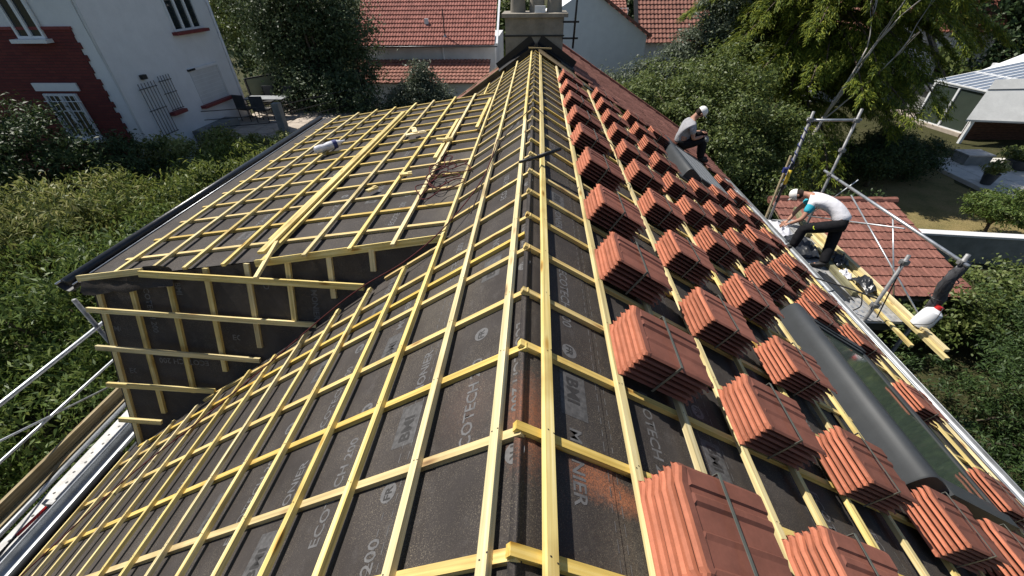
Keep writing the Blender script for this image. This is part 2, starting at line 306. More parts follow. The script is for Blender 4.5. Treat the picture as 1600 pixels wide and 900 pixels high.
def batten(name, parent, a, b, nrm, w, t, mat, jit=.002, ragged=0.):
    """a timber lying on a plane: a, b are the ends of the centre line of its top face"""
    a, b = V(a), V(b); L = (b-a).length; n = max(1, min(4, int(L/1.6))); me = bpy.data.meshes.new(name); vs = []; fs = []
    for i in range(n+1):
        x = L*i/n; dy = random.uniform(-jit, jit); dz = random.uniform(-jit*.5, 0)
        e = random.uniform(-ragged, ragged)
        for (y, z) in ((-w/2, -t), (w/2, -t), (w/2, 0), (-w/2, 0)): vs.append((x + (e*(1 if y > 0 else -1) if i in (0, n) else 0), y+dy, z+dz*(0 if z == -t else 1)))
    for i in range(n):
        q = i*4
        for k in range(4): fs.append((q+k, q+(k+1) % 4, q+4+(k+1) % 4, q+4+k))
    fs += [(3, 2, 1, 0), (n*4, n*4+1, n*4+2, n*4+3)]
    me.from_pydata(vs, [], fs); me.update(); me.materials.append(mat); o = bpy.data.objects.new(name, me); o.matrix_basis = frame(a, b-a, nrm); return link(o, parent)
def quads_mesh(name, P, mat, parent, nv=4):
    """P: (n, nv, 3) array of leaf polygons"""
    n = len(P); me = bpy.data.meshes.new(name); me.vertices.add(n*nv); me.vertices.foreach_set('co', P.astype(np.float32).ravel())
    me.loops.add(n*nv); me.loops.foreach_set('vertex_index', np.arange(n*nv, dtype=np.int32)); me.polygons.add(n)
    me.polygons.foreach_set('loop_start', np.arange(0, n*nv, nv, dtype=np.int32)); me.update(calc_edges=True); me.materials.append(mat)
    return link(bpy.data.objects.new(name, me), parent)
def text_mesh(s, size, bold=.0):
    cu = bpy.data.curves.new('text', 'FONT'); cu.body = s; cu.size = size; cu.offset = bold; cu.align_x = 'LEFT'; cu.resolution_u = 2
    o = bpy.data.objects.new('text', cu); COL.objects.link(o); dg = bpy.context.evaluated_depsgraph_get(); me = bpy.data.meshes.new_from_object(o.evaluated_get(dg))
    COL.objects.unlink(o); bpy.data.objects.remove(o); return me

# ------------------------------------------------------------------ the two roof slopes
tL, tR = R(33), R(31)
nL, nR = V((-sin(tL), 0, cos(tL))), V((sin(tR), 0, cos(tR)))
def SL(d, y, o=0): return V((-d*cos(tL) - o*sin(tL), y, -d*sin(tL) + o*cos(tL)))
def SR(d, y, o=0): return V((d*cos(tR) + o*sin(tR), y, -d*sin(tR) + o*cos(tR)))
aD = math.atan(.51/3.45); nD = V((-sin(aD), 0, cos(aD)))
def SD(e, y, o=0): return V((-.738 - e*cos(aD) - o*sin(aD), y, -.479 - e*sin(aD) + o*cos(aD)))
YD0, YD1 = 2.88, 8.30                         # dormer near and far ends
def cheek_y(x): return 2.90 - .65*(x-.74)/3.45  # where the leaning cheek meets the main slope
BT, CT = .027, .027; UO = -(BT+CT)-.002
Y0, Y1 = -3.2, 10.35
EL, ER = 5.12, 5.52
HL = 'gable house being re-roofed with pine battens over dark underlay'
house = empty('house_under_repair', (0, 3.5, G), HL, 'house')
w = MB(); xs = [(-4.28, G), (4.6, G), (4.6, -2.95), (0, -.22), (-4.28, -3.0)]
n0 = len(w.v)
for y in (Y0+.2, 11.1):
    for (x, z) in xs: w.v.append(V((x, y, z)))
w.f += [[0, 1, 2, 3, 4], [9, 8, 7, 6, 5]] + [[i, 5+i, 5+(i+1) % 5, (i+1) % 5] for i in range(5)]
w.build('wall', M['render'], house)

def sheet(name, fn, us, ys, parent, mat, wr=.004, seed=0., cut=None):
    b = MB(); nu, ny = len(us), len(ys)
    for u in us:
        for y in ys:
            p = fn(u, y, UO); z = noise.noise(V((p.x*3+seed, p.y*1.3, p.z*3)))*wr + noise.noise(V((p.x*9+seed, p.y*4, p.z*9)))*wr*.4
            b.v.append(fn(u, y, UO - abs(z)))
    for i in range(nu-1):
        for j in range(ny-1):
            if cut and cut((us[i]+us[i+1])/2, (ys[j]+ys[j+1])/2): continue
            b.f.append([i*ny+j, i*ny+j+1, (i+1)*ny+j+1, (i+1)*ny+j])
    return b.build(name, mat, parent, True)
lin = lambda a, b, n: [a+(b-a)*k/(n-1) for k in range(n)]
uL = sheet('underlay', SL, lin(.14, EL+.12, 46), lin(Y0, Y1, 120), house, M['under'], .0012, 0, lambda d, y: d > 1.05 and cheek_y(d*cos(tL))+.25 < y < YD1-.2)
uR = sheet('underlay', SR, lin(.14, ER+.1, 50), lin(Y0, 9.55, 120), house, M['under'], .0012, 5)
# ridge strip, draped over the apex with creases
b = MB(); ys = lin(Y0, Y1, 160); N_ = 43
for i in range(N_):
    u = -0.42 + .84*i/(N_-1)
    for y in ys:
        ap = .075*math.exp(-(u/.05)**2); fold = (noise.noise(V((u*30, y*1.0, 3)))*.007 + noise.noise(V((u*70, y*1.8, 9)))*.004)*min(1, max(0, u/.03))*max(0, 1-(u/.14)**2)*(1 if u > -.005 else .06)
        p = SL(-u, y, UO+.003) if u < 0 else SR(u, y, UO+.003)
        p.z += -.006*math.exp(-(u/.018)**2) + fold*(1 - (abs(u)/.42)**4)*(1 if u > -.005 else 0); b.v.append(p)
for i in range(N_-1):
    for j in range(len(ys)-1): k = i*len(ys)+j; b.f.append([k, k+len(ys), k+len(ys)+1, k+1])
uC = b.build('underlay', M['under'], house, True)

# counter battens (rafter lines), then tile battens
cy = [.437 + .393*k for k in range(-9, 25)]
for y in cy:
    jy = random.uniform(-.012, .012); y0 = y+jy; gap = random.choice((0., .0, .006, .012))
    # left side
    if y0 < cheek_y(.74)-.05:
        dmax = EL if y0 < 2.22 else min(EL, ((2.90-y0)*3.45/.65+.74)/cos(tL)-.08)
        batten('counter_batten', house, SL(.012+gap, y0, -BT), SL(dmax, y0+random.uniform(-.012, .012), -BT), nL, .034, CT, M['wood_o'])
    elif y0 < YD1-.1:
        batten('counter_batten', house, SL(.012+gap, y0, -BT), SL(.90, y0+random.uniform(-.01, .01), -BT), nL, .032, CT, M['wood_o'])
    elif y0 < Y1: batten('counter_batten', house, SL(.012, y0, -BT), SL(EL, y0, -BT), nL, .032, CT, M['wood_o'])
    if y0 < 9.5: batten('counter_batten', house, SR(-.006, y0+random.uniform(.0, .012), -BT), SR(ER-.1, y0+random.uniform(-.012, .012), -BT), nR, .034, CT, M['wood_o'])
    elif y0 < Y1: batten('counter_batten', house, SR(.0, y0, -BT), SR(.62, y0, -BT), nR, .032, CT, M['wood_o'])
batten('counter_batten', house, SL(.055, 2.21, -BT), SL(((2.90-2.21)*3.45/.65+.74)/cos(tL)-.4, 2.19, -BT), nL, .032, CT, M['wood_o'])
for k in range(14):
    d = .113 + .3725*k + random.uniform(-.008, .008); ye = Y1-.05 if k < 3 else cheek_y(d*cos(tL))-.13+random.uniform(-.04, .03)
    if k < 3:
        batten('batten', house, SL(d, Y0, 0), SL(d+random.uniform(-.008, .008), 4.8 if k < 2 else 2.93, 0), nL, .036, BT, M['wood'])
        batten('batten', house, SL(d+.006, 4.805 if k < 2 else 2.96, 0), SL(d, Y1-.1*k, 0), nL, .036, BT, M['wood'])
    else:
        batten('batten', house, SL(d, Y0, 0), SL(d+random.uniform(-.01, .01), ye, 0), nL, .036, BT, M['wood'])
        batten('batten', house, SL(d, YD1+.12+random.uniform(0, .05), 0), SL(d, Y1-.12*k if k < 8 else Y1-1, 0), nL, .036, BT, M['wood'])
for k in range(15):
    d = .118 + .3845*k + random.uniform(-.006, .006); m_ = 3.9 + random.uniform(-1.4, 1.4)
    sky1, sky2 = 2.86 < d < 4.3, 2.92 < d < 4.25
    segs = [(Y0, m_), (m_+.004, Y1 if k < 2 else 9.25)]
    if sky1: segs = [(Y0, 1.42), (3.36, 6.8), (9.0, 9.25)]
    for (a_, b_) in segs:
        if b_ > a_: batten('batten', house, SR(d, a_, 0), SR(d+random.uniform(-.008, .008), b_, 0), nR, .037, BT, M['wood'])

nl = MB()
for y in [q for q in cy if -.6 < q < 3.2]:
    for k in range(10):
        for dd in (-.009, .01):
            for fn, d in ((SL, .113+.3725*k), (SR, .118+.3845*k)):
                c = fn(d+dd+random.uniform(-.004, .004), y+random.uniform(-.01, .01), .0011); X = (fn(1, 0, 0)-fn(0, 0, 0)).normalized()*.0035; Yn = V((0, .0035, 0)); nl.poly([c-X*.6-Yn*.6, c+X*.6-Yn*.6, c+X, c+X*.6+Yn*.6, c-X*.6+Yn*.6, c-X][::1])
o = nl.build('nail_heads', M['iron'], house); o['kind'] = 'stuff'
# ------------------------------------------------------------------ shed dormer on the left slope
b = MB(); EW = 3.56
P1, P2, P3 = SD(0, 2.90, -.06), SD(3.46, 2.90, -.06), V((-4.19, 2.25, -2.80))
Q1, Q2, Q3 = SD(0, YD1-.15, -.06), SD(3.46, YD1-.15, -.06), V((-4.19, YD1+.1, -2.80))
Pi, Qi = V((-.9, 2.83, -.66)), V((-.9, YD1-.1, -.66))
b.poly([P1, Pi, P3, P2]); b.poly([Q1, Q2, Q3, Qi]); b.poly([P2, P3, Q3, Q2])
dormer = b.build('dormer', M['under'], house)
us = lin(-.04, EW+.06, 34); ysd = lin(YD0+.03, YD1, 60)
uD = sheet('underlay', SD, us, ysd, dormer, M['under'], .0012, 9)
for y in [q for q in cy if YD0+.05 < q < YD1-.1] + [YD1-.03]:
    batten('counter_batten', dormer, SD(-.02 + random.uniform(0, .03), y, -BT), SD(3.32 if y > 3.1 else 3.25, y+random.uniform(-.015, .015), -BT), nD, .036, CT, M['wood_o'])
for k, e in enumerate([.40, .79, 1.20, 1.58, 1.97, 2.37, 2.76, 3.16]):
    batten('batten', dormer, SD(e, YD0-.05+random.uniform(-.03, .03), 0), SD(e+random.uniform(-.01, .01), YD1+random.uniform(0, .06), 0), nD, .036, BT, M['wood'])
batten('batten', dormer, SD(1.64, 2.92, .028), SD(1.62, 7.6, .028), nD, .07, .026, M['wood'])     # doubled board
batten('batten', dormer, SD(1.72, 3.2, .0), SD(1.70, 6.5, .0), nD, .05, .026, M['wood'])
batten('batten', dormer, SD(1.53, 2.60, -.03), SD(1.585, 3.10, .026), nD, .035, .026, M['wood'])
batten('batten', dormer, SD(.47, 4.9, 0), SD(.46, 6.6, 0), nD, .045, .03, M['wood'])
batten('batten', dormer, SD(.06, 5.9, .026), SD(.03, 7.6, .026), nD, .045, .03, M['wood'])
# near edge: fascia boards over the cheek
fz = lambda x: -.479 - (x-.738)*.148
batten('edge_board', dormer, V((-2.40, 2.84, fz(2.40)-.045)), V((-.70, 2.90, fz(.70)-.035)), V((0, -.94, .34)), .062, .03, M['wood'])
batten('edge_board', dormer, V((-4.13, 2.80, -.95)), V((-3.46, 2.80, -.85)), V((0, -.94, .34)), .055, .03, M['wood'])
batten('edge_board', dormer, V((-3.47, 2.775, -.86)), V((-1.42, 2.71, -.90)), V((0, -.94, .34)), .055, .03, M['wood'])
ck = (P3-P2).normalized(); cn = V((1, 0, 0)).cross(ck).normalized(); cn = cn if cn.y < 0 else -cn
def CK(x, t, o=0.):      # on the cheek: x along the wall, t metres down from the roof edge
    p = SD((x-.738)/cos(aD), 2.90, -.06); return p + ck*t + cn*o
def ck_len(x): 
    zt, zb = SD((x-.738)/cos(aD), 0, -.06).z, SL(x/cos(tL), 0, 0).z; return max(.02, (zt-zb-.05)/abs(ck.z))
for x in (4.08, 3.72, 3.32, 2.93, 2.52, 2.13, 1.74, 1.35, .98):
    L = ck_len(x)
    if L > .12: batten('stud', dormer, CK(x, .0, .03), CK(x+random.uniform(-.01, .01), L-.02 if x < 4 else L+.25, .03), cn, .045, .028, M['wood'])
for ya, za, xb, yb, zb in ((2.72, -1.22, 1.93, 2.72, -1.32), (2.57, -1.56, 2.54, 2.60, -1.69), (2.43, -1.92, 3.05, 2.47, -2.01), (2.30, -2.30, 3.68, 2.33, -2.36)):
    batten('batten', dormer, V((-4.06, ya-.075, za+.03)), V((-xb, yb-.075, zb+.02)), cn, .045, .028, M['wood'])
# dark edge flashing and gutter of the dormer
b = MB(); b.poly([SD(3.30, YD0+.0, UO+.006), SD(3.62, YD0+.0, UO+.0), SD(3.62, YD1+.2, UO), SD(3.30, YD1+.2, UO+.006)])
b.poly([SD(3.62, YD0, UO), SD(3.70, YD0, UO+.05), SD(3.70, YD1+.2, UO+.05), SD(3.62, YD1+.2, UO)]); b.build('edge_flashing', M['under'], dormer)
MB().tube([SD(3.66, YD0-.02, UO+.03), SD(3.66, YD1+.2, UO+.03)], .045, 10).build('edge_roll', M['blacksheet'], dormer, True)
def gutter(name, a, b_, r, parent, mat, up=V((0, 0, 1)), rim='galv'):
    prof = [(r*cos(t), r*sin(t)) for t in lin(pi, 2*pi, 9)] + [((r-.006)*cos(t), (r-.006)*sin(t)) for t in lin(2*pi, pi, 9)]
    m = MB(); m.extrude(prof, a, b_, up); g = m.build(name, mat, parent, auto=True)
    m = MB(); s_ = V(b_)-V(a); Y_ = V(up).cross(s_.normalized()).normalized()
    m.tube([V(a)+Y_*r, V(b_)+Y_*r], .011, 6); m.tube([V(a)-Y_*r, V(b_)-Y_*r], .007, 6); m.build('gutter_rim', M[rim], g, True); return g
gutter('gutter', V((-4.36, YD0-.04, -1.05)), V((-4.36, YD1+.25, -1.05)), .085, dormer, M['zinc_d'])
# crumpled flap of underlay at the dormer corner
b = MB()
for i in range(9):
    for j in range(5):
        x = 4.2 - i*.12; t = j*.05; b.v.append(CK(x, t-.07+random.uniform(-.02, .02), .035+random.uniform(0, .045)))
for i in range(8):
    for j in range(4): k = i*5+j; b.f.append([k, k+5, k+6, k+1])
b.build('underlay_flap', M['under'], dormer, True)
# ------------------------------------------------------------------ printing on the underlay
TM = {s: text_mesh(s, .078, .0012) for s in ('ECOTECH 200', 'MONIER', 'FR', 'BMI', 'ID')}
for k_ in TM: TM[k_].materials.append(M['print'])
TMD = text_mesh('BMI', .085, .002); TMD.materials.append(M['print_d'])
TFR = text_mesh('FR', .052, .001); TFR.materials.append(M['print_d'])
disc = MB(); disc.poly([(.041*cos(t), .041*sin(t), 0) for t in lin(0, 2*pi, 25)[:-1]]); DISC = disc.mesh('disc'); DISC.materials.append(M['print'])
rec = MB(); rec.poly([(-.02, -.035, 0), (.20, -.035, 0), (.20, .095, 0), (-.02, .095, 0)]); REC = rec.mesh('rec'); REC.materials.append(M['print_p'])
def put(me, parent, p, X, Yv, nrm, h=.0008):
    o = bpy.data.objects.new('printed_lettering', me); X = V(X).normalized(); Z = V(nrm).normalized(); o.matrix_basis = frame(V(p)+Z*h, X, Z); return link(o, parent)
def print_row(fn, parent, d, y0, nrm, dirn, what, up):
    """lettering along the ridge direction; up = +1: tops face down the slope"""
    X = V((0, dirn, 0)); f0 = fn
    if d < .44 and fn is not SD: fn = lambda a, y, o: f0(a, y, o+.0033)
    if what == 'E':
        put(TM['ECOTECH 200'], parent, fn(d, y0, UO), X, up, nrm); q = y0 + dirn*.66; put(DISC, parent, fn(d-.028*up_d(fn), q, UO), X, up, nrm); put(TFR, parent, fn(d-.01*up_d(fn), q-dirn*.032, UO), X, up, nrm, .0016)
    else:
        put(REC, parent, fn(d, y0, UO), X, up, nrm); put(TMD, parent, fn(d, y0, UO), X, up, nrm, .0016); put(TM['MONIER'], parent, fn(d, y0+dirn*.25, UO), X, up, nrm)
def up_d(fn): return -1
# left slope: text runs away from the camera, tops down-slope; right slope: towards the camera, tops down-slope
for (d, y0, wt) in [(.27, .80, 'E'), (.27, 1.95, 'M'), (.27, 3.0, 'E'), (.27, 5.0, 'M'), (.63, .98, 'M'), (.63, 2.15, 'E'), (.63, .1, 'E'), (1.0, .62, 'E'), (1.0, 1.65, 'M'), (1.37, .55, 'M'), (1.37, 1.25, 'E'), (1.37, 2.2, 'M'), (1.74, .75, 'E'), (1.74, 1.8, 'M'), (2.1, .9, 'M'), (2.1, 1.7, 'E'), (2.9, 1.0, 'E'), (3.6, 1.2, 'M'), (.27, 6.6, 'E')]:
    print_row(SL, uL, d, y0, nL, 1, wt, 1)
for (d, y0, wt) in [(.24, 1.18, 'M'), (.24, 2.0, 'E'), (.24, 3.05, 'M'), (.24, 4.3, 'E'), (.67, 1.3, 'E'), (.67, .42, 'M'), (1.05, 1.15, 'M'), (1.05, 2.0, 'E'), (1.42, .75, 'E'), (1.8, 1.15, 'E'), (1.8, 2.0, 'M'), (2.2, 1.05, 'E'), (2.2, 2.1, 'M'), (2.6, 3.0, 'E')]:
    print_row(SR, uR, d, y0, nR, -1, wt, 1)
for (y0) in (1.42, 2.55, 3.7, 4.9):
    X = V((0, -1, 0)); put(TM['ECOTECH 200'], uC, SL(.088, y0, UO+.003), X, 1, nL, .001); q = y0-.66
    put(DISC, uC, SL(.062, q, UO+.003), X, 1, nL, .001); put(TFR, uC, SL(.080, q+.032, UO+.003), X, 1, nL, .0018)
for (e, y0, wt) in [(.55, 3.3, 'E'), (.95, 3.9, 'M'), (1.35, 3.5, 'E'), (1.8, 4.3, 'E'), (2.15, 3.4, 'M'), (2.5, 4.6, 'E'), (.95, 5.3, 'E'), (.55, 6.2, 'M')]: print_row(SD, uD, e, y0, nD, 1, wt, 1)
for (x, t, s_, rot) in [(3.62, .08, 'ECOTECH 200', 1), (3.28, .10, 'BMI', 1), (4.05, .52, 'MONIER', 0), (3.1, .92, 'ECOTECH 200', 2), (4.0, .98, 'ECOTECH 200', 0), (2.80, .72, 'ECOTECH 200', 0), (2.40, .18, 'ID', 1), (1.95, .30, 'MONIER', 1)]:
    X = {0: V((1, 0, -.05)), 1: ck, 2: V((-1, 0, .05))}[rot]
    put(TM[s_], dormer, CK(x, t, .003), X, 0, cn, .002)
def dashes(fn, ds, ya, yb, nrm, parent):
    b = MB(); Z = V(nrm)
    for d in ds:
        y = ya
        while y < yb:
            c = fn(d+random.uniform(-.002, .002), y, UO+(.0009 if d > .42 else .0044)); X = (fn(1, 0, 0)-fn(0, 0, 0)).normalized(); l = random.uniform(.012, .022)
            b.poly([c-X*.0018-V((0, l, 0)), c+X*.0018-V((0, l, 0)), c+X*.0018+V((0, l, 0)), c-X*.0018+V((0, l, 0))]); y += .058
    o = b.build('printed_dashes', M['print'], parent); o['kind'] = 'stuff'
dashes(SL, (.545, .60, .65, 1.30, 1.35, 2.0, 2.05, 2.65, 3.4, 3.46, 4.2), -.2, 3.0, nL, uL); dashes(SR, (.40, .445, 1.02, 1.10, 1.16, 1.68, 1.75, 2.35, 2.42), -.2, 4.5, nR, uR)

# ------------------------------------------------------------------ chimney, flashing, old tiles of the adjoining half
ch = MB(); ch.bb((-.68, 10.42, -1.0), (.58, 11.25, .52)); chim = ch.build('chimney', M['cement'], house)
MB().bb((-.75, 10.35, .52), (.66, 11.32, .59)).build('chimney_slab', M['cement'], chim)
MB().bb((-.70, 10.40, .17), (.60, 10.418, .20)).build('chimney_band', M['iron'], chim)
for x in (-.42, .0, .38): MB().lathe((x, 10.85, .59), (0, 0, 1), [(.17, 0), (.15, .35), (.17, .38), (.13, .40)], 14).build('chimney_pot', M['cement'], chim, auto=True)
MB().bb((-.05, 10.43, .60), (.18, 10.5, .72)).build('chimney_vent', M['whitepaint'], chim)
m = MB()
for s_, fn in ((-1, SL), (1, SR)):
    p = [fn(0, 10.20, .05), fn(.95, 10.20, .05), fn(.95, 10.42, .08), fn(0, 10.42, .08)]; m.poly(p if s_ > 0 else p[::-1]); p2 = [fn(0, 10.415, .08), fn(.95, 10.415, .08), fn(.95, 10.41, .2), fn(0, 10.41, .24)]; m.poly(p2 if s_ > 0 else p2[::-1])
m.build('chimney_flashing', M['black'], house)
batten('batten', house, V((-.16, 10.0, .02)), V((.33, 10.02, .0)), V((0, 0, 1)), .03, .025, M['wood_grey'])
mast = MB(); mast.tube([(.80, 10.35, -.05), (.84, 10.38, 1.4)], .022, 8); mast.build('antenna_mast', M['iron'], chim, True)
for z in (.12, .42): MB().bb((.56, 10.37, z), (.90, 10.41, z+.035)).build('mast_bracket', M['iron'], chim)
def tile_mesh_simple(L, W, T, mat):
    b = MB(); pr = [(-W/2, .0), (-W/2+.03, .022), (-W/2+.06, .02), (-W/2+.08, .004), (W*.1, .002), (W*.16, .012), (W*.22, .002), (W/2-.02, .004), (W/2, 0)]
    for x, lift in ((0, 0), (L, .03)):
        for (y, z) in pr: b.v.append(V((x, y, z+lift+T)))
        for (y, z) in pr: b.v.append(V((x, y, z+lift)))
    k = len(pr)
    for i in range(k-1):
        b.f.append([i, 2*k+i, 2*k+i+1, i+1]); b.f.append([2*k+i, 3*k+i, 3*k+i+1, 2*k+i+1]); b.f.append([i+1, k+i+1, k+i, i])
    b.f.append([0, k, 3*k, 2*k]); b.f.append([k-1, 3*k-1, 4*k-1, 2*k-1][::-1] if False else [k-1, 2*k+k-1, 3*k+k-1, k+k-1])
    me = b.mesh('roof_tile'); me.materials.append(mat); return me
TOLD = tile_mesh_simple(.42, .30, .016, M['tile_old'])
rows = 14
for r_ in range(rows):
    d = .62 + .345*r_
    for c_ in range(14):
        y = 9.62 + .278*c_
        if r_ % 2 and c_ == 0: continue
        if y > 13.3 or (y < 11.3 and d < .8): continue
        o = bpy.data.objects.new('roof_tile', TOLD); o.matrix_basis = frame(SR(d, y, .035+random.uniform(0, .006)), SR(1, 0, 0)-SR(0, 0, 0), nR); link(o, house)
for r_ in range(9):
    for c_ in range(2):
        o = bpy.data.objects.new('roof_tile', TOLD); o.matrix_basis = frame(SL(.9+.345*r_, 10.62+.278*c_, .0+random.uniform(0, .006)), SL(1, 0, 0)-SL(0, 0, 0), nL); link(o, house)
m = MB(); m.poly([SR(.05, 9.5, .02), SR(5.6, 9.5, .02), SR(5.6, 13.5, .02), SR(.05, 13.5, .02)]); m.poly([SL(.05, 10.4, -.03), SL(.05, 11.2, -.03), SL(5.2, 11.2, -.03), SL(5.2, 10.4, -.03)]); m.build('roof_boarding', M['wood_moss'], house)
batten('verge_board', house, SL(.3, 11.2, .06), SL(5.2, 11.2, .06), nL, .10, .16, M['wood_moss'], .006)
batten('verge_board', house, SL(.75, 10.48, .07), SL(5.2, 10.48, .07), nL, .12, .16, M['wood_moss'], .006)
batten('verge_board', house, SR(.3, 13.45, .13), SR(5.6, 13.45, .13), nR, .10, .2, M['tile_old'], .006)
rt = MB()
for k in range(6): rt.tube([(0, 11.3+.4*k, .06), (0, 11.72+.4*k, .075)], [.13, .15], 10)
rt.build('ridge_cap', M['tile_old'], house, auto=True)
# eaves
b = MB(); b.poly([SR(ER-.12, Y0, UO+.01), SR(ER+.05, Y0, UO+.02), SR(ER+.05, 13.4, UO+.02), SR(ER-.12, 13.4, UO+.01)]); b.poly([SR(ER+.05, Y0, UO+.02), SR(ER+.16, Y0, -.02), SR(ER+.16, 13.4, -.02), SR(ER+.05, 13.4, UO+.02)]); b.build('eaves_flashing', M['under'], house)
gutter('gutter', SR(ER+.22, Y0, .01), SR(ER+.22, 13.4, .01), .055, house, M['zinc'], rim='zinc')
gutter('gutter', V((-4.62, Y0, -2.96)), V((-4.62, 3.1, -2.96)), .085, house, M['zinc'])
b = MB(); b.tube([V((-4.36, Y0, -2.84)), V((-4.36, 2.2, -2.84))], .035, 8); b.build('eaves_drip_roll', M['black'], house, True)
b = MB(); b.poly([SL(EL+.02, Y0, UO+.008), SL(EL+.02, 2.4, UO+.008), SL(EL+.22, 2.4, UO-.01), SL(EL+.22, Y0, UO-.01)]); b.build('eaves_flashing', M['zinc_d'], house)

# ------------------------------------------------------------------ bundles of clay tiles on the right slope
TLn, TWd, TTh = .430, .335, .0315
def clay_tile():
    """one interlocking tile; x = down the slope, y = across (towards the camera = -y), z = up"""
    b = MB(); W = TWd
    top = [(0, -.004), (.012, .004), (.026, .006), (.034, -.002), (.050, .0), (.105, .003), (.122, .009), (.130, .001), (.205, .0), (.216, .010), (.236, .011), (.246, .003), (.262, .003), (.268, .011), (.322, .011), (.335, .004)]
    xs = [(0, -.013, .0), (.006, -.003, .004), (.018, 0, 0), (.045, 0, 0), (.055, -.002, 0), (TLn-.10, 0, 0), (TLn-.012, -.001, 0), (TLn, -.010, .0)]
    k = len(top)
    for (x, dz, ins) in xs:
        for (y, z) in top: b.v.append(V((x + (.012 if y < .016 else (.02 if y > .318 and x < .02 else 0)) * (1 if x < .03 else -1)*.6, y, (z if x > .05 else (.0035 if .016 < y < .32 else z))+dz+.024 - .011)))
        for (y, z) in top: b.v.append(V((x, y, max(0, z*.55 - .002 + (-dz*.25)) *(0 if x < .05 else 1) + (.0085 if y < .10 and x > .02 else 0) + (.006 if y > .30 else 0))))
    n = len(xs)
    for i in range(n-1):
        A, B = i*2*k, (i+1)*2*k
        for j in range(k-1):
            b.f.append([A+j, B+j, B+j+1, A+j+1]); b.f.append([A+k+j, A+k+j+1, B+k+j+1, B+k+j])
        b.f.append([A, A+k, B+k, B]); b.f.append([A+k-1, B+k-1, B+2*k-1, A+2*k-1])
    for i in (0, n-1):
        A = i*2*k
        for j in range(k-1):
            q = [A+j, A+j+1, A+k+j+1, A+k+j]; b.f.append(q if i == 0 else q[::-1])
    me = b.mesh('tile'); me.materials.append(M['tile']); me.materials.append(M['tile_end'])
    for p in me.polygons:
        if p.center.x < .02: p.material_index = 1
    return me
TILE = clay_tile()
st = MB(); H6 = TTh*6
st.box((TLn*.47, TWd/2, H6+.0035), (.0065, TWd/2+.006, .0012)); st.box((TLn*.47, -.006, H6/2), (.0065, .0012, H6/2+.004)); st.box((TLn*.47, TWd+.006, H6/2), (.0065, .0012, H6/2+.004))
STRAP = st.mesh('strap'); STRAP.materials.append(M['strap'])
ORD = ['first', 'second', 'third', 'fourth', 'fifth', 'sixth', 'seventh', 'eighth', 'ninth', 'tenth', 'eleventh', 'twelfth']
cols = {0: [(.49, .77), (.50, 1.61), (.505, 2.36), (.50, 3.13), (.50, 4.01), (.49, 4.84), (.49, 5.65), (.475, 6.46), (.465, 7.26), (.46, 8.12)],
        1: [(1.225, .76), (1.23, 1.52), (1.225, 2.28), (1.235, 3.08), (1.25, 3.96), (1.265, 4.80), (1.25, 5.52), (1.25, 6.31), (1.26, 7.12), (1.26, 7.92), (1.26, 8.72)],
        2: [(1.975, 1.49), (1.94, 2.22), (1.97, 3.01), (2.02, 3.92), (1.985, 4.64), (1.97, 5.35), (2.0, 6.2), (2.02, 7.02), (2.02, 7.81), (2.02, 8.65)],
        3: [(2.67, 1.35), (2.74, 3.84), (2.715, 4.55), (2.72, 5.33), (2.71, 6.08), (2.60, 8.64)],
        4: [(3.29, 1.33), (3.31, 3.61), (3.42, 4.43), (3.32, 5.12), (3.44, 6.0), (3.42, 6.72)],
        5: [(4.02, .95), (4.07, 1.92), (4.19, 2.87), (4.07, 3.64), (4.12, 4.42), (4.16, 5.2), (4.16, 5.95), (4.17, 6.72), (4.32, 7.64), (4.32, 8.38)]}
Xs = (SR(1, 0, 0)-SR(0, 0, 0)).normalized()
for c_, lst in cols.items():
    for i, (d, yf) in enumerate(lst):
        rz = random.uniform(-.02, .02)
        base = frame(SR(d, yf-TWd, .0015), Xs, nR) @ MX.Rotation(rz, 4, 'Z')
        o = bpy.data.objects.new('tile_bundle', None); o.empty_display_size = .1; o.matrix_basis = base; COL.objects.link(o)
        tag(o, 'strapped red clay tile bundle, %s from the camera in the %s row from the ridge' % (ORD[i], ORD[c_]), 'tile bundle', 'strapped tile bundles on the right slope')
        nt_ = 6
        for q in range(nt_):
            t_ = bpy.data.objects.new('tile', TILE); t_.matrix_basis = base @ MX.Translation((random.uniform(-.004, .004), random.uniform(-.003, .003), q*TTh)) @ MX.Rotation(random.uniform(-.008, .008), 4, 'Z')
            t_.parent = o; t_.matrix_parent_inverse = base.inverted(); COL.objects.link(t_)
        s_ = bpy.data.objects.new('strap', STRAP); s_.matrix_basis = base; s_.parent = o; s_.matrix_parent_inverse = base.inverted(); COL.objects.link(s_)
# a loose tile leaning on one bundle
lo = bpy.data.objects.new('loose_tile', TILE); lo.matrix_basis = frame(SR(3.30, 5.10-TWd, .198), Xs, nR) @ MX.Rotation(.12, 4, 'Z') @ MX.Rotation(-.06, 4, 'Y'); COL.objects.link(lo); tag(lo, 'single loose clay tile lying askew on top of a tile bundle', 'roof tile')

